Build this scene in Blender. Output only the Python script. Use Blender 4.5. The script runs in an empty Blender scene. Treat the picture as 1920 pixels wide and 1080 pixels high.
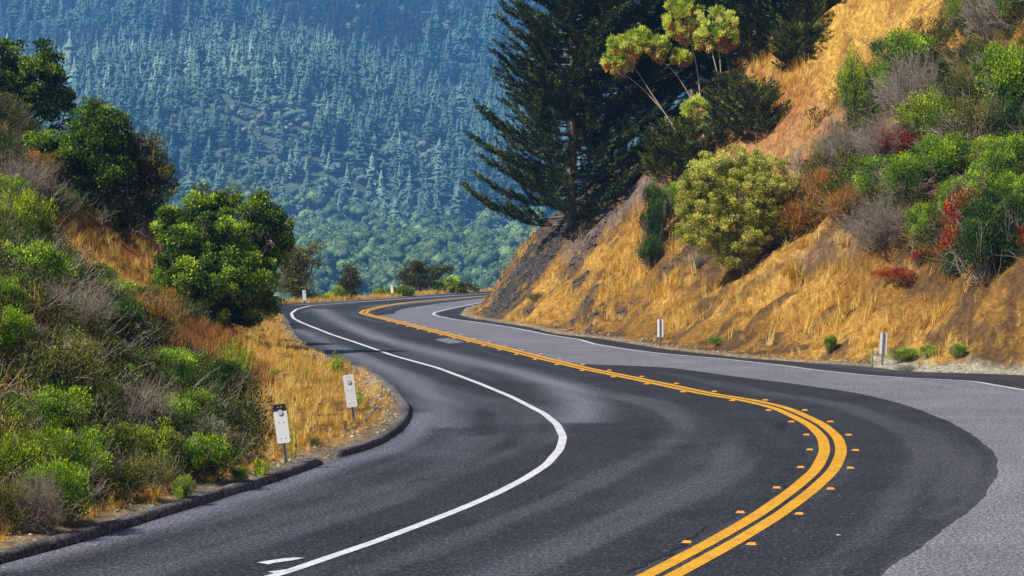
import bpy, bmesh, math, random
import numpy as np
from mathutils import Vector, Euler

# ------------------------------------------------------------------ camera, world, sun
SC = bpy.context.scene
COL = SC.collection
CAM_H = 3.56
FPX = 5000.0                      # focal length in pixels of a 1920 wide picture
PITCH = math.atan(83.0 / FPX)     # looking slightly down
cd = bpy.data.cameras.new('camera')
cam = bpy.data.objects.new('camera', cd)
COL.objects.link(cam)
cd.sensor_width = 36.0
cd.lens = FPX / 1920.0 * 36.0
cd.clip_start = 0.5
cd.clip_end = 20000
cam.location = (0, 0, CAM_H)
cam.rotation_euler = (math.pi / 2 - PITCH, 0, 0)
SC.camera = cam

SUN_EL = math.radians(46)
SUN_AZ = math.radians(-120)       # compass-like: 0 = +Y (away from camera), negative = left
sun_dir = Vector((math.sin(SUN_AZ) * math.cos(SUN_EL), math.cos(SUN_AZ) * math.cos(SUN_EL), math.sin(SUN_EL)))
world = bpy.data.worlds.new('World')
SC.world = world
world.use_nodes = True
wn = world.node_tree.nodes
sky = wn.new('ShaderNodeTexSky')
sky.sky_type = 'NISHITA'
sky.sun_disc = False
sky.sun_elevation = SUN_EL
sky.sun_rotation = SUN_AZ
wn['Background'].inputs['Strength'].default_value = 0.052
world.node_tree.links.new(sky.outputs[0], wn['Background'].inputs['Color'])
sl = bpy.data.lights.new('sun', 'SUN')
sl.energy = 5.0
sl.angle = math.radians(0.5)
sl.color = (1.0, 0.95, 0.86)
so = bpy.data.objects.new('sun', sl)
COL.objects.link(so)
so.rotation_euler = sun_dir.to_track_quat('Z', 'Y').to_euler()
SC.view_settings.view_transform = 'Standard'
SC.view_settings.look = 'None'
SC.view_settings.gamma = 1
SC.view_settings.exposure = 0.56
SC.cycles.max_bounces = 6
SC.cycles.diffuse_bounces = 3
SC.cycles.transmission_bounces = 3
SC.cycles.volume_bounces = 1

RNG = np.random.default_rng(7)
random.seed(7)

# ------------------------------------------------------------------ helpers
def px_dir(x, y):
    """direction of the line of sight through a place in the 1920x1080 picture"""
    a, b = (x - 960) / FPX, (540 - y) / FPX
    c, s = math.cos(PITCH), math.sin(PITCH)
    return np.array([a, c + b * s, -s + b * c])

def gp(x, y, z=0.0):
    """point of the flat road plane seen there"""
    d = px_dir(x, y)
    t = (z - CAM_H) / d[2]
    return np.array([d[0] * t, d[1] * t])

def G(pts):
    return np.array([gp(*p) for p in pts])

def resample(P, step):
    P = np.asarray(P, float)
    d = np.r_[0, np.cumsum(np.linalg.norm(np.diff(P, axis=0), axis=1))]
    n = max(2, int(d[-1] / step) + 1)
    t = np.linspace(0, d[-1], n)
    return np.stack([np.interp(t, d, P[:, k]) for k in range(P.shape[1])], 1)

def smooth_line(P, step=0.5, w=5):
    Q = resample(P, step)
    n = int(w)
    K = np.hanning(2 * n + 3)[1:-1]
    K /= K.sum()
    out = np.empty_like(Q)
    for k in range(Q.shape[1]):
        c = Q[:, k]
        pad = np.r_[2 * c[0] - c[n:0:-1], c, 2 * c[-1] - c[-2:-n - 2:-1]]
        out[:, k] = np.convolve(pad, K, 'valid')
    return out

def sstep(a, b, x):
    t = np.clip((np.asarray(x, float) - a) / (b - a), 0, 1)
    return t * t * (3 - 2 * t)

_tab = np.random.default_rng(3).random((256, 256))
def vnoise(x, y):
    x = np.asarray(x, float); y = np.asarray(y, float)
    xi, yi = np.floor(x).astype(int), np.floor(y).astype(int)
    fx, fy = x - xi, y - yi
    fx = fx * fx * (3 - 2 * fx); fy = fy * fy * (3 - 2 * fy)
    T = lambda i, j: _tab[i & 255, j & 255]
    return ((T(xi, yi) * (1 - fx) + T(xi + 1, yi) * fx) * (1 - fy)
            + (T(xi, yi + 1) * (1 - fx) + T(xi + 1, yi + 1) * fx) * fy)
def fbm(x, y, o=4):
    a, s, t = 0.5, 0, 0
    for k in range(o):
        s = s + a * vnoise(x * 2 ** k + 17 * k, y * 2 ** k + 31 * k); t += a; a *= 0.5
    return s / t

def dist_poly(X, Y, P):
    """distance of points to a polyline, and the arc position of the nearest point"""
    X = np.asarray(X, float).ravel(); Y = np.asarray(Y, float).ravel()
    best = np.full(X.shape, 1e18); arc = np.zeros(X.shape)
    L = 0.0
    for a, b in zip(P[:-1], P[1:]):
        d = b - a; l2 = d @ d
        if l2 < 1e-9: continue
        t = np.clip(((X - a[0]) * d[0] + (Y - a[1]) * d[1]) / l2, 0, 1)
        q = (X - a[0] - t * d[0]) ** 2 + (Y - a[1] - t * d[1]) ** 2
        m = q < best
        best[m] = q[m]; arc[m] = L + t[m] * math.sqrt(l2)
        L += math.sqrt(l2)
    return np.sqrt(best), arc

def in_poly(X, Y, P):
    X = np.asarray(X, float).ravel(); Y = np.asarray(Y, float).ravel()
    c = np.zeros(X.shape, bool)
    n = len(P)
    for i in range(n):
        x1, y1 = P[i]; x2, y2 = P[(i + 1) % n]
        if y1 == y2: continue
        c ^= ((y1 > Y) != (y2 > Y)) & (X < (x2 - x1) * (Y - y1) / (y2 - y1) + x1)
    return c

def mesh(name, V, groups, mats=(), parent=None, attrs=None, smooth=False, mi=None):
    """mesh object from numpy arrays; groups = list of (n,k) face index arrays"""
    me = bpy.data.meshes.new(name)
    V = np.asarray(V, np.float32)
    groups = [np.asarray(g, np.int32) for g in groups if len(g)]
    me.vertices.add(len(V)); me.vertices.foreach_set('co', V.ravel())
    nl = sum(g.size for g in groups); nf = sum(len(g) for g in groups)
    me.loops.add(nl); me.polygons.add(nf)
    me.loops.foreach_set('vertex_index', np.concatenate([g.ravel() for g in groups]))
    tot = np.concatenate([np.full(len(g), g.shape[1], np.int32) for g in groups])
    st = np.r_[0, np.cumsum(tot)[:-1]].astype(np.int32)
    me.polygons.foreach_set('loop_start', st)
    try: me.polygons.foreach_set('loop_total', tot)
    except Exception: pass
    if mi is not None: me.polygons.foreach_set('material_index', np.asarray(mi, np.int32))
    if smooth: me.polygons.foreach_set('use_smooth', np.ones(nf, bool))
    for m in mats: me.materials.append(m)
    me.update(calc_edges=True)
    for k, a in (attrs or {}).items():
        a = np.asarray(a, np.float32)
        if a.ndim == 1:
            at = me.attributes.new(k, 'FLOAT', 'POINT'); at.data.foreach_set('value', a)
        else:
            at = me.attributes.new(k, 'FLOAT_COLOR', 'POINT')
            if a.shape[1] == 3: a = np.c_[a, np.ones(len(a), np.float32)]
            at.data.foreach_set('color', a.ravel())
    o = bpy.data.objects.new(name, me)
    COL.objects.link(o)
    if parent: o.parent = parent
    return o

def tag(o, label=None, cat=None, group=None, kind=None):
    if label: o['label'] = label
    if cat: o['category'] = cat
    if group: o['group'] = group
    if kind: o['kind'] = kind
    return o

def empty(name, loc=(0, 0, 0), rz=0.0):
    o = bpy.data.objects.new(name, None)
    o.empty_display_size = 0.3
    o.location = loc; o.rotation_euler = (0, 0, rz)
    COL.objects.link(o)
    return o

def copy_tree(o, parent=None):
    c = o.copy(); COL.objects.link(c); c.parent = parent
    for ch in list(o.children): copy_tree(ch, c)
    return c

class Acc:
    """collects vertices, faces and a per-vertex tone value"""
    def __init__(s):
        s.V = []; s.Q = []; s.T = []; s.R = []; s.n = 0
    def add(s, V, F, r=None):
        V = np.asarray(V, float); F = np.asarray(F, int)
        (s.Q if F.shape[1] == 4 else s.T).append(F + s.n)
        s.V.append(V); s.n += len(V)
        s.R.append(np.full(len(V), 0.5) if r is None else np.broadcast_to(np.asarray(r, float), (len(V),)))
    def build(s, name, mats, parent=None, smooth=False):
        g = []
        if s.Q: g.append(np.concatenate(s.Q))
        if s.T: g.append(np.concatenate(s.T))
        return mesh(name, np.concatenate(s.V), g, mats, parent, {'rnd': np.concatenate(s.R)}, smooth)

def tube(acc, P, R, k=5, r=None, cap=True):
    P = np.asarray(P, float); R = np.broadcast_to(np.asarray(R, float), (len(P),))
    T = np.gradient(P, axis=0)
    T /= np.linalg.norm(T, axis=1)[:, None] + 1e-9
    up = np.array([0, 0, 1.0]) if abs(T[:, 2]).mean() < 0.8 else np.array([1.0, 0, 0])
    A = np.cross(T, up); A /= np.linalg.norm(A, axis=1)[:, None] + 1e-9
    B = np.cross(T, A)
    an = np.arange(k) * 2 * math.pi / k
    V = (P[:, None] + R[:, None, None] * (np.cos(an)[None, :, None] * A[:, None] + np.sin(an)[None, :, None] * B[:, None])).reshape(-1, 3)
    i = np.arange(len(P) - 1)[:, None] * k; j = np.arange(k)[None]
    F = np.stack([i + j, i + (j + 1) % k, i + k + (j + 1) % k, i + k + j], -1).reshape(-1, 4)
    acc.add(V, F, r)

def unit(v):
    return v / (np.linalg.norm(v, axis=-1, keepdims=True) + 1e-9)

def leaves(acc, C, D, L, W, r, rng, fold=0.25):
    """rhombus leaves: C base points, D directions, L length, W width"""
    n = len(C)
    if n == 0: return
    D = unit(D)
    S = unit(np.cross(D, rng.normal(size=(n, 3))))
    N = np.cross(D, S)
    L = np.broadcast_to(L, (n,))[:, None]; W = np.broadcast_to(W, (n,))[:, None]
    V = np.stack([C, C + D * L * .5 + S * W * .5 + N * L * fold * .5, C + D * L, C + D * L * .5 - S * W * .5 + N * L * fold * .5], 1).reshape(-1, 3)
    F = (np.arange(n) * 4)[:, None] + np.arange(4)[None]
    acc.add(V, F, np.repeat(np.broadcast_to(r, (n,)), 4))

def bm_to(name, bm, mat, parent=None, smooth=False):
    me = bpy.data.meshes.new(name); bm.to_mesh(me); bm.free()
    me.materials.append(mat)
    if smooth:
        me.polygons.foreach_set('use_smooth', np.ones(len(me.polygons), bool))
    o = bpy.data.objects.new(name, me); COL.objects.link(o)
    if parent: o.parent = parent
    return o

# ------------------------------------------------------------------ materials
class NT:
    def __init__(s, name):
        s.m = bpy.data.materials.new(name); s.m.use_nodes = True
        s.t = s.m.node_tree; s.t.nodes.clear()
        s.out = s.n('ShaderNodeOutputMaterial')
    def n(s, typ, **kw):
        nd = s.t.nodes.new(typ)
        for k, v in kw.items():
            if k.startswith('i_'):
                key = k[2:]
                nd.inputs[int(key) if key.isdigit() else key.replace('_', ' ')].default_value = v
            else: setattr(nd, k, v)
        return nd
    def l(s, a, b): s.t.links.new(a, b)
    def mixc(s, fac, a, b, mode='MIX'):
        nd = s.n('ShaderNodeMix', data_type='RGBA', blend_type=mode)
        for sock, v in ((nd.inputs[0], fac), (nd.inputs[6], a), (nd.inputs[7], b)):
            if hasattr(v, 'links'): s.l(v, sock)
            else: sock.default_value = v if isinstance(v, (int, float)) else (*v[:3], 1)
        return nd.outputs[2]
    def ramp(s, fac, stops):
        nd = s.n('ShaderNodeValToRGB'); s.l(fac, nd.inputs[0])
        e = nd.color_ramp.elements
        while len(e) < len(stops): e.new(0.5)
        for k, (p, c) in enumerate(stops):
            e[k].position = p; e[k].color = (*c, 1) if not isinstance(c, (int, float)) else (c, c, c, 1)
        return nd.outputs[0]
    def noise(s, scale, detail=4, rough=0.6, vec=None):
        nd = s.n('ShaderNodeTexNoise'); nd.inputs['Scale'].default_value = scale
        nd.inputs['Detail'].default_value = detail; nd.inputs['Roughness'].default_value = rough
        if vec is None:
            if not hasattr(s, 'pos'): s.pos = s.n('ShaderNodeNewGeometry').outputs['Position']
            vec = s.pos
        s.l(vec, nd.inputs['Vector'])
        return nd.outputs[0]
    def mapping(s, scale, rot=(0, 0, 0)):
        if not hasattr(s, 'pos'): s.pos = s.n('ShaderNodeNewGeometry').outputs['Position']
        m = s.n('ShaderNodeMapping'); m.inputs['Scale'].default_value = scale; m.inputs['Rotation'].default_value = rot
        s.l(s.pos, m.inputs['Vector']); return m.outputs[0]
    def attr(s, name):
        return s.n('ShaderNodeAttribute', attribute_name=name)
    def bump(s, h, strength=0.5, dist=0.02):
        b = s.n('ShaderNodeBump'); b.inputs['Strength'].default_value = strength; b.inputs['Distance'].default_value = dist
        s.l(h, b.inputs['Height']); return b.outputs[0]
    def prin(s, color, rough=0.8, normal=None, spec=0.5, metal=0):
        p = s.n('ShaderNodeBsdfPrincipled')
        if hasattr(color, 'links'): s.l(color, p.inputs['Base Color'])
        else: p.inputs['Base Color'].default_value = (*color, 1)
        if hasattr(rough, 'links'): s.l(rough, p.inputs['Roughness'])
        else: p.inputs['Roughness'].default_value = rough
        p.inputs['Specular IOR Level'].default_value = spec
        p.inputs['Metallic'].default_value = metal
        if normal: s.l(normal, p.inputs['Normal'])
        return p.outputs[0]
    def done(s, sh):
        s.l(sh, s.out.inputs['Surface']); return s.m

def mat_leaf(name, stops, trans=0.35, rough=0.5, gain=1.7, spec=0.3):
    """leaf material: colour by the leaf's own random value, shifted by a slow noise over the plant"""
    t = NT(name)
    stops = [(p, tuple(min(.92, v * gain) for v in c)) for p, c in stops]
    a = t.attr('rnd').outputs['Fac']
    no = t.noise(1.3, 3, 0.6)
    ma = t.n('ShaderNodeMath', operation='MULTIPLY_ADD'); t.l(no, ma.inputs[0]); ma.inputs[1].default_value = 0.8; ma.inputs[2].default_value = -0.4
    ad = t.n('ShaderNodeMath', operation='ADD'); t.l(a, ad.inputs[0]); t.l(ma.outputs[0], ad.inputs[1])
    c = t.ramp(ad.outputs[0], stops)
    p = t.prin(c, rough, spec=spec)
    tr = t.n('ShaderNodeBsdfTranslucent'); t.l(c, tr.inputs[0])
    mx = t.n('ShaderNodeMixShader'); mx.inputs[0].default_value = trans
    t.l(p, mx.inputs[1]); t.l(tr.outputs[0], mx.inputs[2])
    return t.done(mx.outputs[0])

def mat_plain(name, c1, c2, scale=6, rough=0.85, bump=0.3, dist=0.01, metal=0, spec=0.3, detail=5):
    t = NT(name)
    no = t.noise(scale, detail, 0.65)
    c = t.ramp(no, [(0.3, c1), (0.7, c2)])
    return t.done(t.prin(c, rough, t.bump(no, bump, dist), spec, metal))

def mat_asphalt(name, c_lo, c_hi, wear_sheen_c, rough=0.75, chip_c=(.20, .20, .23)):
    t = NT(name)
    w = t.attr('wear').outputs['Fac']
    big = t.noise(0.35, 5, 0.6)
    streak = t.attr('streak').outputs['Fac']
    g1 = t.noise(14, 5, 0.9, t.mapping((1.5, .8, 1)))
    g2 = t.noise(60, 2, 0.8)
    base = t.ramp(big, [(0.3, c_lo), (0.72, c_hi)])
    base = t.mixc(t.ramp(streak, [(0.50, 0.0), (0.66, 0.15)]), base, wear_sheen_c)
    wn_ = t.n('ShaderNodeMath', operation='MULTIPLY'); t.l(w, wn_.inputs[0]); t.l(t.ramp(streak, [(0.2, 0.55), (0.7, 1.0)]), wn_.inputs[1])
    base = t.mixc(wn_.outputs[0], base, wear_sheen_c)  # painted sheen and worn tracks lighten the asphalt colour
    sp = t.ramp(g1, [(0.40, 0.2), (0.5, 0.8), (0.58, 2.3)])
    base = t.mixc(0.85, base, sp, 'MULTIPLY')
    v = t.n('ShaderNodeTexVoronoi'); v.inputs['Scale'].default_value = 24; t.l(t.mapping((1.5, .8, 1)), v.inputs['Vector'])
    chip = t.ramp(v.outputs['Color'], [(0.74, 0.0), (0.92, .8)])
    base = t.mixc(t.mixc(1.0, chip, (.40, .40, .40), 'MULTIPLY'), base, chip_c)
    sp2 = t.ramp(g2, [(0.38, 0.4), (0.5, 1.0), (0.62, 2.4)])
    base = t.mixc(0.6, base, sp2, 'MULTIPLY')
    # thin dark cracks and wheel polish
    wv = t.noise(.8, 6, .75); ab = t.n('ShaderNodeMath', operation='SUBTRACT'); t.l(wv, ab.inputs[0]); ab.inputs[1].default_value = .5
    ac = t.n('ShaderNodeMath', operation='ABSOLUTE'); t.l(ab.outputs[0], ac.inputs[0])
    base = t.mixc(t.ramp(ac.outputs[0], [(0.0, .55), (.006, 0.0)]), base, (.012, .012, .014))
    return t.done(t.prin(base, rough, t.bump(g2, 0.5, 0.012), 0.22))

M = {}
M['asphalt_old'] = mat_asphalt('old_grey_asphalt', (.11, .11, .13), (.165, .165, .195), (.32, .32, .38), 0.85, (.42, .42, .46))
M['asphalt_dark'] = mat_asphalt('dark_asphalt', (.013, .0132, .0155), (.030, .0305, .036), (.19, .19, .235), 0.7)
M['dike'] = mat_asphalt('dike_asphalt', (.055, .05, .052), (.13, .12, .12), (.20, .19, .18), 0.95, (.30, .28, .27))

def mat_paint(name, c, worn, amt):
    t = NT(name)
    no = t.noise(9, 5, 0.75)
    n2 = t.noise(45, 3, 0.75)
    f = t.ramp(no, [(0.36, .85), (0.36 + amt, 0.0)])
    f2 = t.ramp(n2, [(0.38, 0.85), (0.50, 0.0)])
    n3 = t.noise(1.4, 4, .6); c = t.mixc(t.ramp(n3, [(.42, 0.0), (.7, .45)]), c, worn)
    c_ = t.mixc(f, c, worn)
    c_ = t.mixc(f2, c_, worn)
    return t.done(t.prin(c_, 0.6, t.bump(n2, 0.2, 0.004), 0.3))
M['white'] = mat_paint('white_road_paint', (.74, .74, .78), (.30, .30, .33), 0.12)
M['yellow'] = mat_paint('yellow_road_paint', (.80, .40, .012), (.30, .13, .02), 0.08)
M['stud'] = mat_plain('orange_stud', (.85, .22, .01), (.95, .36, .03), 40, 0.4, 0.05)
M['stud_base'] = mat_plain('stud_glue', (.10, .09, .08), (.3, .27, .24), 40, 0.6, 0.05)

# ------------------------------------------------------------------ road layout (plan view, metres)
EDGE_L = smooth_line(np.vstack([
    [(-30, -12), (-18, 0), (-13, 8), (-9.5, 16), (-7.3, 23)],
    G([(0, 1058), (161, 1015), (322, 964), (430, 930), (537, 897), (623, 862), (649, 855), (685, 845), (721, 830),
       (752, 809), (770, 784), (769, 765), (754, 746), (735, 724), (711, 707), (685, 695), (656, 688), (612, 666), (573, 648),
       (552, 627), (539, 601), (524, 582), (516, 573)]),
    [(-13.4, 158.5)],
    G([(590, 567.5), (656, 564), (734, 558.5), (812, 552.5), (904, 547)]),
    [(3, 209), (12, 219), (28, 228), (60, 240), (110, 250)]]), 0.4, 3)
EDGE_R = smooth_line(np.vstack([
    [(-22, -20), (-8, -6), (-3, 3), (2.2, 12), (6.2, 20), (9.2, 28), (11.8, 36), (13.6, 44), (14.8, 52), (15.4, 60), (15.2, 66)],
    G([(1920, 703), (1699, 697), (1636, 688), (1516, 680), (1400, 672), (1293, 660), (1237, 653), (1177, 643), (1127, 635),
       (1043, 626), (993, 613), (927, 603), (885, 597), (862, 590), (868, 580)]),
    [(-2.2, 153), (-1.0, 161), (0.7, 169), (2.8, 178), (6, 188), (12, 197), (25, 206), (60, 220), (110, 232)]]), 0.4, 3)
YEL = smooth_line(np.vstack([
    [(-27, -17), (-13, -3), (-8, 6), (-3.6, 15), (-0.4, 22)],
    G([(1241, 1079), (1356, 1017), (1442, 966), (1506, 919), (1548, 881), (1563, 847), (1557, 821), (1531, 797), (1497, 780),
       (1463, 765), (1399, 750), (1331, 740), (1271, 727), (1185, 709), (1100, 692), (1020, 673), (943, 653), (865, 634), (786, 614), (734, 601),
       (695, 592), (680, 587), (687, 582), (721, 574), (760, 568), (838, 561), (898, 556)]),
    [(0.5, 190), (5, 199.5), (13, 208), (27, 216.5), (60, 230), (110, 241)]]), 0.4, 4)
WL = smooth_line(np.vstack([
    [(-9.3, 14), (-5.2, 22)],
    G([(520, 1080), (620, 1045), (700, 1018), (780, 988), (860, 957), (925, 929), (985, 898), (1025, 872), (1050, 843), (1056, 820),
       (1045, 797), (1020, 776), (960, 745), (900, 720), (820, 690), (740, 668), (660, 640), (620, 627), (590, 615), (565, 605),
       (550, 597), (546, 588), (556, 580), (582, 573.5), (640, 569), (720, 563), (900, 551)]),
    [(3, 203), (12, 213), (28, 222.5), (60, 235)]]), 0.3, 3)
WR = smooth_line(np.vstack([
    [(0.8, 12.5), (4.8, 20.5), (7.9, 28.4), (10.4, 36.3), (12.1, 44.4), (13.1, 52), (13.5, 58), (13.3, 62)],
    G([(1920, 732), (1856, 721), (1825, 715), (1715, 710), (1620, 704), (1526, 694), (1463, 685), (1353, 673), (1293, 668), (1227, 662),
       (1160, 653), (1113, 645), (1087, 637), (1027, 628), (993, 621), (969, 616), (917, 608), (890, 604), (851, 599), (823, 593.5),
       (812, 590), (815, 586), (845, 579), (875, 573)]),
    [(-1.9, 161), (-0.2, 169.5), (2.0, 178.5), (5.2, 188.7), (11.5, 198), (25, 207.5), (60, 221.5)]]), 0.3, 3)
DARK_R = smooth_line(np.vstack([
    [(-20, -14), (-6, 0), (-2, 8), (2, 16), (4, 23)],
    G([(1630, 1080), (1719, 1034), (1783, 983), (1843, 936), (1869, 893), (1864, 851), (1835, 821), (1783, 791), (1698, 759),
       (1625, 740), (1527, 725), (1442, 714), (1356, 703), (1271, 691), (1153, 677), (1085, 682), (1050, 680)])]), 0.4, 1)
DARK_R2 = smooth_line(np.vstack([G([(742, 583), (760, 578), (838, 567), (898, 560)]), [(2.5, 184), (6.5, 193), (12.5, 202), (27, 211), (60, 225), (110, 238)]]), 0.4, 1)
ROAD_POLY = np.vstack([EDGE_L, EDGE_R[::-1]])

def normals2(P):
    T = np.gradient(P, axis=0); T /= np.linalg.norm(T, axis=1)[:, None]
    return np.stack([T[:, 1], -T[:, 0]], 1)      # to the right of travel

def ray_to(P, N, Q, far=30.0):
    """distance from each P along N to the polyline Q"""
    out = np.full(len(P), np.nan)
    A = Q[:-1]; D = Q[1:] - Q[:-1]
    for i in range(len(P)):
        n = N[i]
        den = n[0] * D[:, 1] - n[1] * D[:, 0]
        w = A - P[i]
        with np.errstate(all='ignore'):
            t = (w[:, 0] * D[:, 1] - w[:, 1] * D[:, 0]) / den
            u = (w[:, 0] * n[1] - w[:, 1] * n[0]) / den
        ok = (u >= -1e-6) & (u <= 1 + 1e-6) & (t > 0) & (t < far)
        if ok.any(): out[i] = t[ok].min()
    m = np.isnan(out)
    if m.any():
        ix = np.arange(len(P)); out[m] = np.interp(ix[m], ix[~m], out[~m])
    return out

def wear_sheen_at(X, Y):
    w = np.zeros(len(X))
    for pts, wd, st in WEAR_SHEEN:
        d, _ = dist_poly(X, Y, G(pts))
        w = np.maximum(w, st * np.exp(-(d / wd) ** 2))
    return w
WEAR_SHEEN = [  # pale bands: glossy sheen painted into the colour, plus worn wheel tracks
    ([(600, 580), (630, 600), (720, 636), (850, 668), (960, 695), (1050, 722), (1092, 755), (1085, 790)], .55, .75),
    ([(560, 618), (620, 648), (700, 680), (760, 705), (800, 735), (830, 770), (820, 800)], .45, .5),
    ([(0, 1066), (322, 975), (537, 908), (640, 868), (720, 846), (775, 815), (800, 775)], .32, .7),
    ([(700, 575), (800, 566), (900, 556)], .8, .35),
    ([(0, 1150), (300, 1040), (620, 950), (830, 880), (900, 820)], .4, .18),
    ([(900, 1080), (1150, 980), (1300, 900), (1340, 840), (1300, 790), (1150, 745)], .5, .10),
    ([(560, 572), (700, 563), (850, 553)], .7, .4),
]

def strip(name, P, N, a, b, z, mat, nx, kind='structure', jag=0.0):
    """sheet along P between offsets a and b (metres to the right)"""
    t = np.linspace(0, 1, nx + 1)
    A = np.asarray(a, float).copy(); Bv = np.asarray(b, float).copy()
    if jag:
        s = np.arange(len(P)) * 0.4
        Bv = Bv + jag * (fbm(s * .5, s * 0 + 3, 2) - .5) + jag * .35 * (RNG.random(len(s)) - .5)
    off = A[:, None] * (1 - t) + Bv[:, None] * t
    V = P[:, None, :] + off[..., None] * N[:, None, :]
    V = V.reshape(-1, 2)
    n, k = len(P), nx + 1
    i = np.arange(n - 1)[:, None] * k; j = np.arange(nx)[None]
    F = np.stack([i + j, i + j + 1, i + k + j + 1, i + k + j], -1).reshape(-1, 4)
    sarc = np.repeat(np.arange(n) * .4, k); lat = off.ravel()
    o = mesh(name, np.c_[V, np.full(len(V), z)], [F], [mat], None, {'wear': wear_sheen_at(V[:, 0], V[:, 1]), 'streak': fbm(lat * 1.3 + 20, sarc * .045, 4) * .7 + fbm(lat * 4, sarc * .15, 3) * .3})
    tag(o, kind=kind)
    return o

yr = smooth_line(YEL, 0.4, 6)
yn = normals2(yr)
yn = np.stack([np.convolve(np.pad(yn[:, k], 6, 'edge'), np.ones(13) / 13, 'valid') for k in (0, 1)], 1)
yn /= np.linalg.norm(yn, axis=1)[:, None]
dR = ray_to(yr, yn, EDGE_R); dL = ray_to(yr, -yn, EDGE_L)
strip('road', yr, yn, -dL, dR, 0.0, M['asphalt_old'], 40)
# newer dark resurfacing over the left lane and the near bend
i_meet = int(np.argmin(np.linalg.norm(yr - gp(1050, 680), axis=1)))
i_two = int(np.argmin(np.linalg.norm(yr - gp(700, 592.5), axis=1)))
d1 = ray_to(yr, yn, DARK_R); d2 = ray_to(yr, yn, DARK_R2)
ii = np.arange(len(yr))
dd = np.where(ii < i_meet, d1, np.where(ii > i_two, d2, 0.12))
blend = lambda i0, w: sstep(i0 - w, i0 + w, ii)
dd = np.where(ii < i_meet, 0.12 + (np.minimum(d1, 9) - 0.12) * (1 - sstep(i_meet - 10, i_meet, ii)), dd)
dd = np.where(ii > i_two, 0.12 + (np.minimum(d2, 3.2) - 0.12) * sstep(i_two, i_two + 12, ii), dd)
dd = np.convolve(np.pad(dd, 4, 'edge'), np.hanning(11)[1:-1] / np.hanning(11)[1:-1].sum(), 'valid')
dd = np.minimum(dd, dR - 0.05)
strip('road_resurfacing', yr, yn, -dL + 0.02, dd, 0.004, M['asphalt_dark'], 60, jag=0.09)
# dark shoulder right of the right edge line
wr_i = smooth_line(WR, 0.4, 4); wn2 = normals2(wr_i)
sR = np.minimum(ray_to(wr_i, wn2, EDGE_R), 4.0)
strip('road_shoulder', wr_i, wn2, np.minimum(0.15, sR * .3), np.maximum(sR - 0.03, 0.1), 0.004, M['asphalt_dark'], 8)

def marking(name, P, half, z, mat, off=0.0, label=None, a=0, b=None, wob=0.012):
    P = resample(P, 0.2)[a:b]
    N = normals2(P)
    s = np.arange(len(P)) * 0.2
    w1 = half * (1 + wob * 8 * (fbm(s * .6, s * 0 + off * 9, 3) - .5)); w2 = half * (1 + wob * 8 * (fbm(s * .6, s * 0 + 77 + off * 9, 3) - .5))
    V = np.stack([P + N * (off - w1)[:, None], P + N * (off + w2)[:, None]], 1).reshape(-1, 2)
    i = np.arange(len(P) - 1)[:, None] * 2
    F = np.hstack([i, i + 1, i + 3, i + 2])
    o = mesh(name, np.c_[V, np.full(len(V), z)], [F], [mat])
    return tag(o, kind='structure')
marking('left_edge_line', WL, .075, .010, M['white'])
marking('right_edge_line', WR, .065, .010, M['white'])
marking('double_yellow_line', YEL, .098, .010, M['yellow'], -.142)
marking('double_yellow_line', YEL, .098, .010, M['yellow'], .142)

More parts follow.
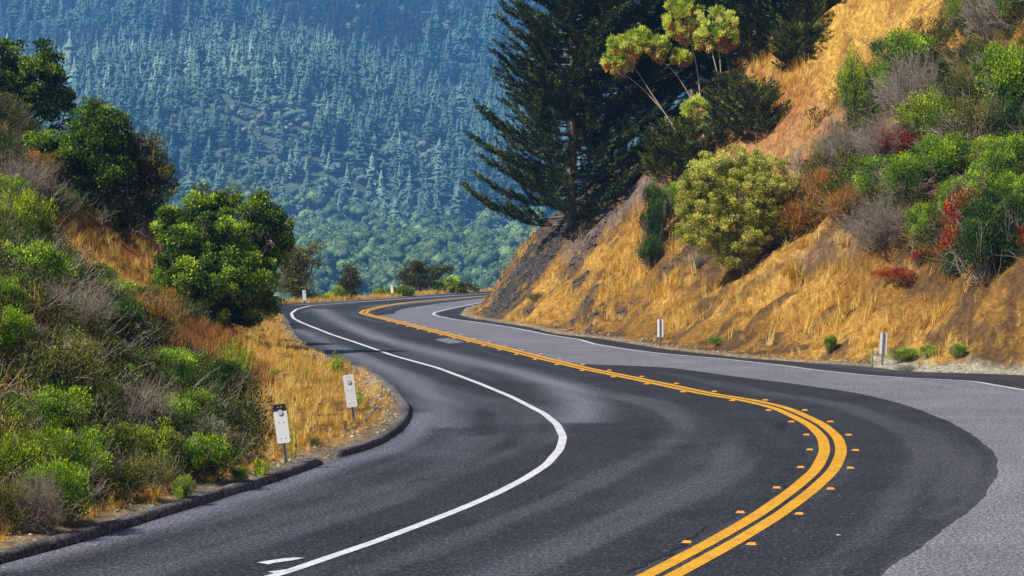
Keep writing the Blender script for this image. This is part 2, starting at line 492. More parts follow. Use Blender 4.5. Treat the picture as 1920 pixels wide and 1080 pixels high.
# ------------------------------------------------------------------ terrain
def height(X, Y, detail=True):
    shp = np.shape(X)
    X = np.asarray(X, float).ravel(); Y = np.asarray(Y, float).ravel()
    L3 = EDGE_L[::3]; R3 = EDGE_R[::3]
    sl_, al = dist_poly(X, Y, L3); sr_, ar = dist_poly(X, Y, R3)
    inside = in_poly(X, Y, np.vstack([L3, R3[::-1]]))
    left = sl_ < sr_
    # left bank
    s0 = 0.7 + 2.6 * sstep(42, 52, Y) * (1 - sstep(72, 95, Y)) + 0.8 * sstep(85, 100, Y)
    nz = fbm(X * .35, Y * .22, 4) - .5
    hl = 0.13 * sstep(0, .4, sl_) + (.68 + .30 * sstep(80, 105, Y)) * np.maximum(sl_ - s0, 0) ** 2 / (np.maximum(sl_ - s0, 0) + 1.2)
    hl = hl * (1 + 0.25 * nz) + nz * .5 * sstep(0.5, 4, sl_)
    drop = -0.45 * np.maximum(sl_ - 1.6, 0) * (1 + .3 * nz) - .0
    drop = np.maximum(drop, -32 + 4 * nz)
    k = sstep(116, 140, Y)
    hl = hl * (1 - k) + drop * k
    hl = np.where(sl_ > 60, np.minimum(hl, 28), hl)
    # right bank
    near = sstep(15, 60, Y)
    t = np.maximum(sr_ - 0.9, 0)
    hr = 0.05 + (.50 + .42 * near) * t * t / (t + 1.0)
    nose = np.exp(-((Y - 150) / 22) ** 2)
    hr = hr + 1.9 * nose * sstep(0.4, 3.6, sr_)
    gl = fbm(ar * .45, sr_ * .06 + 5, 4) - .5
    hr = hr - (.25 * sstep(2, 5, sr_) + .45 * sstep(6, 10, sr_)) * np.abs(fbm(ar * .9, sr_ * .12 + 2, 4) - .5) * 4
    gul = np.abs(fbm(ar * .22 + sr_ * .10, sr_ * .03 + 12, 3) - .5) * 2
    hr = hr - 1.5 * sstep(1.5, 6, sr_) * sstep(.22, 0, gul)
    hr = hr * (1 + .10 * (fbm(X * .12, Y * .12, 3) - .5)) + gl * 1.3 * sstep(1, 7, sr_) + nz * .6 * sstep(1, 5, sr_)
    top = 24.0
    hr = np.where(hr > top, top + (hr - top) * .35, hr)
    h = np.where(left, hl, hr)
    if detail:
        h = h + ((fbm(X * 2.3, Y * 1.6, 3) - .5) * .30 + (1 - 2 * np.abs(fbm(X * .9 + 50, Y * .35 + X * .5, 3) - .5) - .75) * .55 * ~left) * sstep(.4, 2.0, np.minimum(sl_, sr_))
    h = np.where(inside, -0.12, h)
    return h.reshape(shp), np.where(inside, 0, np.where(left, 1, 2)).reshape(shp), np.minimum(sl_, sr_).reshape(shp)

GX0, GX1, GY0, GY1, GS = -42.0, 46.0, -14.0, 262.0, 0.25
gx = np.arange(GX0, GX1 + .01, GS); gy = np.arange(GY0, GY1 + .01, GS * 1.6)
GXX, GYY = np.meshgrid(gx, gy)
HH, SIDE, SD = height(GXX, GYY)

def ht(x, y):
    """height of the built ground sheet"""
    fx = (np.asarray(x, float) - GX0) / GS; fy = (np.asarray(y, float) - GY0) / (GS * 1.6)
    ix = np.clip(np.floor(fx).astype(int), 0, len(gx) - 2); iy = np.clip(np.floor(fy).astype(int), 0, len(gy) - 2)
    u = np.clip(fx - ix, 0, 1); v = np.clip(fy - iy, 0, 1)
    return (HH[iy, ix] * (1 - u) + HH[iy, ix + 1] * u) * (1 - v) + (HH[iy + 1, ix] * (1 - u) + HH[iy + 1, ix + 1] * u) * v

def hit(x, y, t0=22.0, t1=258.0):
    """where the line of sight through (x, y) meets the ground"""
    d = px_dir(x, y); t = np.arange(t0, t1, 0.1) / d[1]
    P = np.array([0, 0, CAM_H])[None] + t[:, None] * d[None]
    g = ht(P[:, 0], P[:, 1])
    m = np.nonzero(P[:, 2] <= np.maximum(g, 0 if False else g))[0]
    i = m[0] if len(m) else len(t) - 1
    return np.array([P[i, 0], P[i, 1], g[i]])

def to_px(X, Y, Z):
    c, s = math.cos(PITCH), math.sin(PITCH)
    y = Y * c - (Z - CAM_H) * s; z = Y * s + (Z - CAM_H) * c
    y = np.maximum(y, .1)
    return 960 + FPX * X / y, 540 - FPX * z / y

def lerp3(a, b, k):
    return a * (1 - k[..., None]) + np.asarray(b)[None, None] * k[..., None]
PX, PY = to_px(GXX, GYY, HH)
n1 = fbm(GXX * .5, GYY * .35, 4); n2 = fbm(GXX * 3.1, GYY * 2.3, 3); n3 = fbm(GXX * 1.3 + 9, GYY * .9, 4)
C = np.empty(GXX.shape + (3,)); C[:] = (.26, .135, .030)
C = lerp3(C, (.44, .245, .055), sstep(.45, .65, n1))
C = lerp3(C, (.10, .058, .030), sstep(.48, .62, n3) * .9)
# right bank higher up: bare orange earth and ochre cliff
R_ = (SIDE == 2)
def blob(cx, cy, rx, ry, ang=0.0, soft=.35):
    """earth patch of its own shape on the slope"""
    a = math.radians(ang); dx, dy = PX - cx, PY - cy
    u = (dx * math.cos(a) + dy * math.sin(a)) / rx; v = (-dx * math.sin(a) + dy * math.cos(a)) / ry
    r = np.sqrt(u * u + v * v) + (n3 - .5) * 1.1 + (n2 - .5) * .5
    return sstep(1 + soft, 1 - soft, r) * R_ * (GYY > 30)
C = lerp3(C, (.36, .18, .075), blob(1490, 230, 170, 110, -30) * .9)
C = lerp3(C, (.36, .13, .05), blob(1480, 195, 60, 28, -40) * .8)
C = lerp3(C, (.50, .29, .06), blob(1620, 60, 170, 90, -20))
C = lerp3(C, (.30, .15, .04), blob(1620, 60, 190, 110, -20) * sstep(.5, .62, fbm(PX / 22, PY / 90, 4)) * .8)
C = lerp3(C, (.20, .15, .11), blob(1520, 290, 110, 40, -40) * sstep(.45, .6, n3) * .8)
C = lerp3(C, (.26, .12, .06), blob(1210, 320, 110, 55, -45) * .9)
C = lerp3(C, (.15, .12, .12), blob(1150, 400, 110, 26, -42) * .8)
C = lerp3(C, (.050, .044, .042), blob(1008, 482, 160, 23, -52, .3))
C = lerp3(C, (.07, .06, .058), blob(1110, 455, 85, 11, -50, .3) * .8)
C = lerp3(C, (.15, .10, .08), blob(1590, 440, 120, 35, -35) * .5)
# gravelly verge next to the asphalt
C = lerp3(C, (.30, .25, .18), (1 - sstep(.25, .7, SD)) * (SIDE > 0) * .8)
C = lerp3(C, (.42, .38, .29), (1 - sstep(1.3, 2.0, SD + n2 * .6)) * (SIDE == 2) * (PX > 1635) * (GYY > 50))
# left bank under the scrub is leaf litter
C = lerp3(C, (.13, .075, .035), ((SIDE == 1) & (GYY < 60)) * sstep(.8, 2.5, SD) * .8)
C = lerp3(C, (.44, .17, .04), ((SIDE == 1) & (GYY > 75)) * sstep(1.0, 4, SD) * .6)

t = NT('dry_hillside_earth')
a = t.attr('Col').outputs['Color']
fine = t.noise(9, 6, 0.75); mid = t.noise(2.2, 5, 0.7); gr = t.noise(1, 5, .7, t.mapping((7, 3.5, 2.0), (0.5, 0.3, 0.6)))
c_ = t.mixc(0.8, a, t.ramp(fine, [(0.28, .45), (.5, 1.0), (.72, 1.7)]), 'MULTIPLY')
c_ = t.mixc(0.6, c_, t.ramp(gr, [(0.34, .35), (.5, 1.0), (.64, 1.8)]), 'MULTIPLY')
M['earth'] = t.done(t.prin(c_, .95, t.bump(fine, .9, .12), .1))
ny, nx_ = GXX.shape
i = np.arange(ny - 1)[:, None] * nx_; j = np.arange(nx_ - 1)[None]
F = np.stack([i + j, i + j + 1, i + nx_ + j + 1, i + nx_ + j], -1).reshape(-1, 4)
ground = mesh('ground', np.stack([GXX, GYY, HH], -1).reshape(-1, 3), [F], [M['earth']], None, {'Col': C.reshape(-1, 3)}, True)
tag(ground, kind='structure')

# ------------------------------------------------------------------ far valley, mountain and forest
def far_h(X, Y):
    prof = np.interp(Y, [240, 420, 700, 900, 1050, 1200, 1290, 1420, 1600, 2400, 3000, 3600],
                     [-34, -58, -56, -26, -14, -6, -7, -6, 30, 226, 372, 500])
    rid = fbm(X / 260 + Y / 900 + 3, Y / 420 - X / 700, 3) - .5
    rid2 = 1 - 2 * np.abs(fbm(X / 190 + Y / 340, Y / 800 + 8, 2) - .5)
    u_ = (Y + X * 1.1)
    fold = 1 - 2 * np.abs(fbm(u_ / 330 + 7, (X - Y) / 1500 + 3, 2) - .5)
    prof = prof + (fold - .75) * 150 * sstep(1350, 1650, Y)
    r = prof + rid * 90 * sstep(700, 1700, Y) + (rid2 - .7) * 50 * sstep(1300, 1700, Y)
    r = r + (X + 40) * .045 * sstep(850, 1050, Y) * (1 - sstep(1250, 1420, Y)) + (fbm(X / 60, Y / 60, 3) - .5) * 9
    return r
fx_ = np.linspace(-900, 900, 181); fy_ = np.linspace(250, 3600, 240)
FX, FY = np.meshgrid(fx_, fy_); FZ = far_h(FX, FY)
i = np.arange(239)[:, None] * 181; j = np.arange(180)[None]
F = np.stack([i + j, i + j + 1, i + 181 + j + 1, i + 181 + j], -1).reshape(-1, 4)
M['far_ground'] = mat_plain('mountain_undergrowth', (.045, .07, .04), (.12, .15, .09), .05, .95, .2, .5)
tag(mesh('mountain', np.stack([FX, FY, FZ], -1).reshape(-1, 3), [F], [M['far_ground']], None, None, True), kind='structure')
# near ground's outer apron down to the valley floor
ap = [(-900, -300, -33), (900, -300, -33), (900, 256, -36), (-900, 256, -36)]
tag(mesh('valley_floor', ap, [[[0, 1, 2, 3]]], [M['far_ground']]), kind='structure')

def conifer_proto(rng, H=24, R=3.6):
    """layered skirts of drooping boughs with ragged tips"""
    a = Acc(); tiers = 12; nb = 8
    for k in range(tiers):
        f = k / tiers
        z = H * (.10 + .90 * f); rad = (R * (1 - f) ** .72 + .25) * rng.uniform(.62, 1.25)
        dz = H * .9 / tiers * 2.0
        an = np.arange(nb) * 6.283 / nb + rng.uniform(0, 6.28)
        ra = rad * rng.uniform(.4, 1.3, nb)
        tip = np.c_[np.cos(an) * ra, np.sin(an) * ra, z + rng.uniform(-.45, .4, nb) * dz]
        am = an + 3.1416 / nb; rm = rad * .66
        mid = np.c_[np.cos(am) * rm, np.sin(am) * rm, np.full(nb, z + dz * .18)]
        V = np.vstack([tip, mid, [[0, 0, z + dz]]])
        Ft = []
        for b in range(nb):
            Ft += [[nb + b, 2 * nb, b, b], [nb + (b - 1) % nb, b, 2 * nb, 2 * nb]]
        Q = np.array([[b, nb + b, 2 * nb, nb + (b - 1) % nb] for b in range(nb)])
        rr = np.r_[rng.uniform(.32, .62, nb), np.full(nb, .25), [.42]] + .12 * f  # sunlit treetops and bough tips painted in as lighter tones
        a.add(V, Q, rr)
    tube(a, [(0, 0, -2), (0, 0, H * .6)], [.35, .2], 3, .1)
    return a
def oak_proto(rng, R=5.2, H=8.5):
    """domed crown made of bumpy leafy lobes"""
    a = Acc()
    for q in range(12):
        ph = q * 2.4 + rng.uniform(-.4, .4); el = rng.uniform(0, 1) if q else 1.0
        rr = R * .66 * math.sqrt(max(0, 1 - el * el * .95))
        c = np.array([math.cos(ph) * rr, math.sin(ph) * rr, H * .45 + el * H * .36]); s = rng.uniform(1.6, 2.5)
        nu, nv = 8, 5
        u = np.arange(nu) * 6.283 / nu; v = np.linspace(-.9, 1.5, nv)
        P = np.stack([np.cos(u)[None] * np.cos(v)[:, None], np.sin(u)[None] * np.cos(v)[:, None], np.sin(v)[:, None] * .8 + 0 * u[None]], -1)
        P = P * (s * rng.uniform(.72, 1.2, (nv, nu, 1))) + c
        i = np.arange(nv - 1)[:, None] * nu; j = np.arange(nu)[None]
        F = np.stack([i + j, i + (j + 1) % nu, i + nu + (j + 1) % nu, i + nu + j], -1).reshape(-1, 4)
        a.add(P.reshape(-1, 3), F, rng.uniform(.2, .6) + rng.uniform(-.12, .12, nv * nu))
        m = 14; d = unit(rng.normal(size=(m, 3)) + [0, 0, .6]); T_ = unit(np.cross(d, rng.normal(size=(m, 3))))
        leaves(a, c + d * s * .95 - T_ * .3, T_ + d * .5, rng.uniform(.5, 1.1, m), rng.uniform(.4, .8, m), rng.uniform(.35, .8, m), rng, .2)
    tube(a, [(0, 0, -1.5), (.2, 0, H * .5)], [.3, .2], 4, .05)
    return a
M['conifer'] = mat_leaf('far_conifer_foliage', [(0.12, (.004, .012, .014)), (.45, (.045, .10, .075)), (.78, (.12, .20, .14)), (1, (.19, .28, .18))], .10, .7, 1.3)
M['oak'] = mat_leaf('far_oak_foliage', [(0.1, (.022, .045, .016)), (.5, (.09, .15, .05)), (.95, (.32, .46, .17))], .2, .7, 1.25)
M['bare'] = mat_leaf('bare_grey_crown', [(0.1, (.08, .10, .07)), (.9, (.33, .38, .30))], .1, .8, 1.2)
frng = np.random.default_rng(11)
CONS = [conifer_proto(frng, frng.uniform(19, 29), frng.uniform(5.6, 8.6)) for _ in range(12)]
OAKS = [oak_proto(frng, frng.uniform(4.2, 6.2), frng.uniform(6.5, 10)) for _ in range(6)]
def acc_arrays(a):
    return np.concatenate(a.V), np.concatenate(a.Q), np.concatenate(a.R)
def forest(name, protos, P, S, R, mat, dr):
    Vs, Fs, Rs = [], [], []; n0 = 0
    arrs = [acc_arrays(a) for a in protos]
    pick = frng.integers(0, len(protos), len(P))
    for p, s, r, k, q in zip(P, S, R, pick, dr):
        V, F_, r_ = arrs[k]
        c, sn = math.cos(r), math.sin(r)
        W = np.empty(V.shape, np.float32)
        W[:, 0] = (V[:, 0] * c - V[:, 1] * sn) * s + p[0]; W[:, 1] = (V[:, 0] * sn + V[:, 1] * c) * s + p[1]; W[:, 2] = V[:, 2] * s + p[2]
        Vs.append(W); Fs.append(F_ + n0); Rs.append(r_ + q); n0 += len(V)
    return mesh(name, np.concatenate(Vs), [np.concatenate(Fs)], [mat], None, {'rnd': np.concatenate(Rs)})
def scatter(y0, y1, cell, xa=-.225, xb=.10):
    out = []
    y = y0
    while y < y1:
        x = xa * y
        while x < xb * y:
            out.append((x + frng.uniform(-.5, .5) * cell, y + frng.uniform(-.5, .5) * cell)); x += cell
        y += cell
    return np.array(out)
# conifers over the mountain, with pale clearings
P = scatter(1430, 2620, 9.6)
Z = far_h(P[:, 0], P[:, 1])
qx, qy = to_px(P[:, 0], P[:, 1], Z)
def band(pts, w):
    d = np.full(len(qx), 1e9)
    for (x0, y0), (x1, y1) in zip(pts[:-1], pts[1:]):
        dx, dy = x1 - x0, y1 - y0; l = dx * dx + dy * dy
        tt = np.clip(((qx - x0) * dx + (qy - y0) * dy) / l, 0, 1)
        d = np.minimum(d, np.hypot(qx - x0 - tt * dx, qy - y0 - tt * dy))
    return d < w
nzp = fbm(P[:, 0] / 45, P[:, 1] / 45, 3)
clear = (band([(430, 225), (520, 250), (600, 262)], 24) | band([(690, 272), (780, 290), (880, 318)], 15) | band([(430, 330), (640, 345)], 5) | band([(800, 60), (900, 80)], 10)) & (nzp < .7)
P3 = np.c_[P, Z - .5]
keep = ~clear & ((nzp > .2) | (frng.random(len(P)) > .6))
Pc = P3[keep]
sc_ = frng.uniform(.42, 1.2, len(Pc)) * (.55 + .9 * fbm(Pc[:, 0] / 90, Pc[:, 1] / 90 + 4, 2))
ro_ = frng.uniform(0, 6.28, len(Pc)); dr_ = frng.uniform(-.15, .15, len(Pc)) + .5 * (fbm(Pc[:, 0] / 110 + 5, Pc[:, 1] / 110, 3) - .5) + 1.1 * (fbm((Pc[:, 1] + 1.1 * Pc[:, 0]) / 120, (Pc[:, 0] - Pc[:, 1]) / 600, 3) - .5) + .22 * np.exp(-((Pc[:, 1] + .8 * Pc[:, 0] - 1640) / 130) ** 2) - .18 * np.exp(-((Pc[:, 1] + .8 * Pc[:, 0] - 1990) / 160) ** 2)
Pb = P3[clear]; Pu = P3[~clear & ~keep]
uy = scatter(1430, 2500, 11.5); Pu = np.vstack([Pu, np.c_[uy, far_h(uy[:, 0], uy[:, 1]) - .3]])
# oaks low on the valley side
Po = scatter(700, 1450, 10.5)
Po = Po[(Po[:, 1] > 760)]
Zo = far_h(Po[:, 0], Po[:, 1])
Po = np.c_[Po, Zo - .3]
so_ = frng.uniform(.7, 1.5, len(Po)); roo = frng.uniform(0, 6.28, len(Po)); dro = frng.uniform(-.18, .18, len(Po)) + .35 * (fbm(Po[:, 0] / 80, Po[:, 1] / 80, 3) - .5)
def seen_split(P, S, h):
    """the 300 that show largest in the photo: nearest whose tops clear the road"""
    x, y = to_px(P[:, 0], P[:, 1], P[:, 2] + h * .8 * S)
    vis = (x > 150) & (x < 940) & (y < 540) & (y > -20)
    ix = np.nonzero(vis)[0]
    ix = ix[np.argsort(-(S[ix] / P[ix, 1]))][:300]
    m = np.zeros(len(P), bool); m[ix] = True
    return m
def individuals(name, protos, mat, P, S, R, label, cat, group):
    obs = []
    for a in protos:
        o = a.build(name, [mat]); obs.append([o, False])
    for k, (p, s, r) in enumerate(zip(P, S, R)):
        e = obs[k % len(obs)]
        if not e[1]: o = e[0]; e[1] = True
        else: o = e[0].copy(); COL.objects.link(o)
        o.location = p; o.scale = (s, s, s); o.rotation_euler = (0, 0, r)
        tag(o, label, cat, group)
mk_ = seen_split(Pc, sc_, 24)
individuals('conifer', CONS, M['conifer'], Pc[mk_], sc_[mk_], ro_[mk_], 'dark pointed conifer low on the hazy mountain slope', 'conifer', 'nearer conifers on the forested mountain')
cf = ~mk_
sc_ = np.where(fbm(Pc[:, 0] / 70, Pc[:, 1] / 70 + 40, 2) > .6, sc_ * 1.25, sc_)
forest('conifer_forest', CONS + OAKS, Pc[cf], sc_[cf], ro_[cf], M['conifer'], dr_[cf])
tag(bpy.data.objects['conifer_forest'], 'dense blue hazed conifer forest covering the mountain', 'forest', kind='stuff')
mo_ = seen_split(Po, so_, 8)
individuals('oak_tree', OAKS, M['oak'], Po[mo_], so_[mo_], roo[mo_], 'round pale green oak crown in the valley beyond the road', 'oak tree', 'nearer round oaks in the valley')
forest('oak_woodland', OAKS, Po[~mo_], so_[~mo_], roo[~mo_], M['oak'], dro[~mo_])
tag(bpy.data.objects['oak_woodland'], 'pale green rounded oak woodland along the valley side', 'woodland', kind='stuff')
forest('mountain_scrub', OAKS, Pu, frng.uniform(.35, .95, len(Pu)), frng.uniform(0, 6, len(Pu)), M['conifer'], frng.uniform(-.2, .35, len(Pu)))
tag(bpy.data.objects['mountain_scrub'], 'low rounded scrub between the mountain conifers', 'scrub', kind='stuff')
forest('bare_scrub', OAKS, Pb, frng.uniform(.35, .8, len(Pb)), np.zeros(len(Pb)), M['bare'], np.zeros(len(Pb)))
tag(bpy.data.objects['bare_scrub'], 'pale lilac grey scrub in clearings on the mountain', 'scrub', kind='stuff')

# ------------------------------------------------------------------ haze
hz = mesh('haze', [(x, y, z) for z in (-70, 640) for (x, y) in ((-950, -320), (950, -320), (950, 3650), (-950, 3650))],
          [[[0, 3, 2, 1], [4, 5, 6, 7], [0, 1, 5, 4], [1, 2, 6, 5], [2, 3, 7, 6], [3, 0, 4, 7]]])
hm = NT('haze_air')
pv = hm.n('ShaderNodeVolumePrincipled')
pv.inputs['Color'].default_value = (.16, .45, 1.0, 1); pv.inputs['Density'].default_value = 0.00022; pv.inputs['Anisotropy'].default_value = 0.0
hm.l(pv.outputs[0], hm.out.inputs['Volume']); hz.data.materials.append(hm.m)
tag(hz, 'thin blue haze filling the valley air', 'haze', kind='stuff')

# ------------------------------------------------------------------ kerbs (asphalt dikes)
def arc_near(P, q):
    return int(np.argmin(np.linalg.norm(P - np.asarray(q), axis=1)))
def dike(name, P, hgt, wid, z0=-.02, taper=(0.0, 0.5), label=None, mat='dike', inset=0.0, seed=0):
    P = resample(P, .15); N = -normals2(P)
    prof = [(0.0, 0.0), (.03, .55), (.13, .92), (.30, 1.0), (.62, .98), (.85, .72), (1.0, 0.0)]
    s = np.arange(len(P)) * .15; L = s[-1]
    k = np.ones(len(P))
    if taper[0] > 0: k = np.minimum(k, sstep(0, taper[0], s + .02) * .9 + .1)
    if taper[1] > 0: k = np.minimum(k, sstep(0, taper[1], L - s + .02) * .9 + .1)
    V = []
    for pi, (u, h) in enumerate(prof):
        wv = (fbm(s * .8 + seed, s * 0 + pi, 3) - .5) * .05
        V.append(np.c_[P + N * (inset + u * wid + wv)[:, None], z0 + h * hgt * k + (fbm(s * 2.2, s * 0 + 9 + pi, 4) - .5) * .045 * (h > 0)])
    V = np.stack(V, 1).reshape(-1, 3); m = len(prof)
    i = np.arange(len(P) - 1)[:, None] * m; j = np.arange(m - 1)[None]
    F = np.stack([i + j, i + m + j, i + m + j + 1, i + j + 1], -1).reshape(-1, 4)
    e = np.array([[0, 1, 2, 6], [2, 3, 5, 6], [3, 4, 5, 5]])
    F = np.vstack([F, [[0, 1, 2, 6], [2, 3, 5, 6]], (len(P) - 1) * m + np.array([[6, 2, 1, 0], [6, 5, 3, 2]])])
    o = mesh(name, V, [F], [M[mat]], None, {'wear': np.zeros(len(V))}, True)
    return tag(o, label, 'kerb', kind='structure')
iA = arc_near(EDGE_L, gp(623, 862)); iB = arc_near(EDGE_L, gp(656, 688)); i0_ = arc_near(EDGE_L, (-9.5, 16))
dike('kerb', EDGE_L[i0_:iA], .14, .28, taper=(0, .5))
dike('kerb', EDGE_L[iA + 1:iB], .13, .26, taper=(.5, 1.2), seed=40)
dike('kerb', smooth_line(G([(630, 838), (662, 818), (697, 795), (709, 776), (700, 757), (684, 742)]), .2, 2), .10, .16, z0=.05, taper=(.4, .6), mat='dike', seed=80)
M['gravel'] = mat_plain('loose_gravel', (.16, .14, .13), (.50, .45, .42), 22, .95, .8, .03)
# paint smears and a lighter patch in the lane
def decal(name, pts, z, mat, jag=0.03, seed=0):
    P = resample(np.vstack([G(pts), G(pts[:1])]), .12)[:-1]
    s = np.arange(len(P)) * .4
    c = P.mean(0); d = P - c
    P = c + d * (1 + jag * 8 * (fbm(s + seed, s * 0 + seed, 3) - .5))[:, None]
    bm = bmesh.new(); bm.faces.new([bm.verts.new((p[0], p[1], z)) for p in P])
    return tag(bm_to(name, bm, mat), kind='structure')
import bmesh
decal('paint_smear', [(478, 1057), (500, 1053), (540, 1048), (568, 1048), (545, 1053), (510, 1058), (500, 1061)], .012, M['white'], .06)
decal('paint_smear', [(500, 1074), (540, 1069), (548, 1071), (520, 1077)], .012, M['white'], .06, 5)
decal('paint_chip', [(1569, 1003), (1578, 1003), (1578, 1006), (1569, 1006)], .012, M['white'], 0)
def crack(pts, w):
    P = smooth_line(G(pts), .12, 2); N = normals2(P); s = np.arange(len(P)) * .3
    P = P + N * ((fbm(s, s * 0 + len(pts), 4) - .5) * .16)[:, None]; ww = w * (.35 + 1.3 * fbm(s * 2, s * 0 + 5, 2))[:, None]
    V = np.stack([P - N * ww, P + N * ww], 1).reshape(-1, 2); i = np.arange(len(P) - 1)[:, None] * 2
    tag(mesh('road_crack', np.c_[V, np.full(len(V), .0085)], [np.hstack([i, i + 1, i + 3, i + 2])], [M['tar']]), kind='structure')
M['tar'] = mat_plain('crack_filler', (.006, .006, .007), (.016, .016, .018), 12, .8, .2)
crack([(1168, 1078), (1215, 1058), (1262, 1040), (1285, 1015), (1310, 1000), (1332, 988)], .022)
crack([(1255, 1046), (1225, 1030), (1190, 1028)], .010)
crack([(760, 905), (800, 898), (850, 897)], .02)
crack([(640, 1020), (720, 995), (800, 975), (870, 955)], .007)
crack([(1108, 842), (1180, 836), (1260, 840), (1340, 832)], .008)
crack([(1700, 812), (1760, 818), (1830, 812)], .010)
crack([(900, 648), (1000, 655), (1060, 652)], .02)
decal('oil_stain', [(1452, 795), (1470, 791), (1480, 798), (1470, 806), (1455, 804)], .0082, M['tar'], .08, 3)
decal('road_repair', [(815, 637), (838, 634), (872, 642), (842, 645)], .009, M['asphalt_old'], .02)

# ------------------------------------------------------------------ delineator posts
M['plate'] = mat_plain('white_plate_paint', (.78, .78, .80), (.86, .86, .88), 12, .45, .05)
M['plate_black'] = mat_plain('black_plate_paint', (.015, .015, .017), (.03, .03, .03), 20, .5, .05)
M['steel'] = mat_plain('galvanised_steel', (.16, .17, .18), (.33, .34, .35), 20, .5, .15, .003, .6)
M['reflector'] = mat_plain('grey_reflector', (.50, .50, .56), (.62, .62, .70), 60, .25, .2, .002)
def rounded(w, h, r, n=5):
    out = []
    for cx, cz, a0 in ((w / 2 - r, h / 2 - r, 0), (-w / 2 + r, h / 2 - r, 90), (-w / 2 + r, -h / 2 + r, 180), (w / 2 - r, -h / 2 + r, 270)):
        for k in range(n + 1):
            a = math.radians(a0 + 90 * k / n); out.append((cx + r * math.cos(a), cz + r * math.sin(a)))
    return out
def slab(pts, y0, y1, name, mat, parent, loc=(0, 0, 0)):
    bm = bmesh.new()
    f = [bm.verts.new((x + loc[0], y0, z + loc[2])) for x, z in pts]; b = [bm.verts.new((x + loc[0], y1, z + loc[2])) for x, z in pts]
    bm.faces.new(f); bm.faces.new(b[::-1])
    for k in range(len(pts)): bm.faces.new((f[k], b[k], b[(k + 1) % len(pts)], f[(k + 1) % len(pts)]))
    bmesh.ops.recalc_face_normals(bm, faces=bm.faces)
    return bm_to(name, bm, mat, parent)
def disc(r, n=14): return [(r * math.cos(k * 6.2832 / n), r * math.sin(k * 6.2832 / n)) for k in range(n)]
def make_post(black=False):
    root = empty('delineator_post')
    # u-channel steel post
    c = [(-.03, .0), (-.03, .004), (-.016, .004), (-.012, .026), (.012, .026), (.016, .004), (.03, .004), (.03, 0), (.012, 0), (.009, .022), (-.009, .022), (-.012, 0)]
    bm = bmesh.new(); lo = [bm.verts.new((x, y, -.3)) for x, y in c]; hi = [bm.verts.new((x, y, .93)) for x, y in c]
    n = len(c)
    for k in range(n): bm.faces.new((lo[k], lo[(k + 1) % n], hi[(k + 1) % n], hi[k]))
    for q in ((0, 1, 2, 11), (2, 3, 10, 11), (3, 4, 9, 10), (4, 5, 8, 9), (5, 6, 7, 8)): bm.faces.new([hi[k] for k in q])
    bmesh.ops.recalc_face_normals(bm, faces=bm.faces)
    bm_to('post', bm, M['steel'], root)
    pl = slab(rounded(.205, .62, .035), -.006, -.002, 'plate', M['plate'], root, (0, 0, .62))
    if black:
        slab([p for p in rounded(.206, .62, .035) if p[1] > 0] [:12] + [(-.103, .20), (.103, .20)], -.0085, -.0065, 'black_band', M['plate_black'], root, (0, 0, .62))
    slab(disc(.042), -.020, -.0087, 'reflector', M['reflector'], root, (0, 0, .80))
    for z in (.885, .64, .385):
        for x in (-.036, .036):
            if z > .88: x *= .7
            slab(disc(.008, 8), -.0095, -.0062 if not black else -.0087, 'bolt', M['plate'] if (black and z > .88) else M['plate_black'], root, (x, 0, z))
    return root
def put_post(root, x, y, lean, rz, label, s=1.0, Y=None):
    if Y: p = np.array([(x - 960) / FPX * Y, Y, 0]); p[2] = ht(p[0], p[1])
    else: p = hit(x, y)
    root.location = p; root.rotation_euler = (0, math.radians(lean), math.radians(rz)); root.scale = (s, s, s)
    tag(root, label, 'delineator post', 'roadside delineator posts')
pb = make_post(True); put_post(pb, 537, 868, -7, 0, 'white delineator plate with a black top band, behind the near kerb')
p0 = make_post(); put_post(p0, 665, 794, -8, 4, 'all white leaning delineator plate in golden grass inside the kerb bend')
put_post(copy_tree(p0), 1238, 651, 0, 176, 'delineator post seen from behind at foot of bank, farther of two', 1.0)
put_post(copy_tree(p0), 1654, 684, -3, 184, 'delineator post seen from behind beside a pale gravel patch', 1.0)
put_post(copy_tree(p0), 571, 568, -2, 5, 'far white delineator post at left end of the bend', 1.0, 158.6)
put_post(copy_tree(p0), 736, 558, -5, -5, 'far white delineator post in front of dark bushes past the bend', .85, 178)

# ------------------------------------------------------------------ raised road studs
def make_stud():
    root = empty('road_stud')
    def fr(w, d, w2, d2, z0, z1, name, mat):
        bm = bmesh.new()
        a = [bm.verts.new((x * w, y * d, z0)) for x, y in ((-1, -1), (1, -1), (1, 1), (-1, 1))]
        b = [bm.verts.new((x * w2, y * d2, z1)) for x, y in ((-1, -1), (1, -1), (1, 1), (-1, 1))]
        bm.faces.new(b)
        for k in range(4): bm.faces.new((a[k], a[(k + 1) % 4], b[(k + 1) % 4], b[k]))
        bm_to(name, bm, mat, root)
    fr(.07, .075, .066, .07, .004, .008, 'glue_pad', M['stud_base'])
    fr(.055, .05, .045, .022, .008, .028, 'reflector', M['stud'])
    return root
ORD = 'first second third fourth fifth sixth seventh eighth ninth tenth eleventh twelfth thirteenth fourteenth fifteenth sixteenth seventeenth eighteenth nineteenth twentieth twenty-first twenty-second twenty-third twenty-fourth twenty-fifth twenty-sixth'.split()
YS = resample(YEL, .05); YNN = normals2(YS)
ia = arc_near(YS, gp(1563, 845)); step = int(3.66 / .05)
st = make_stud(); first = True
idx = [ia + k * step for k in range(-4, 22)]
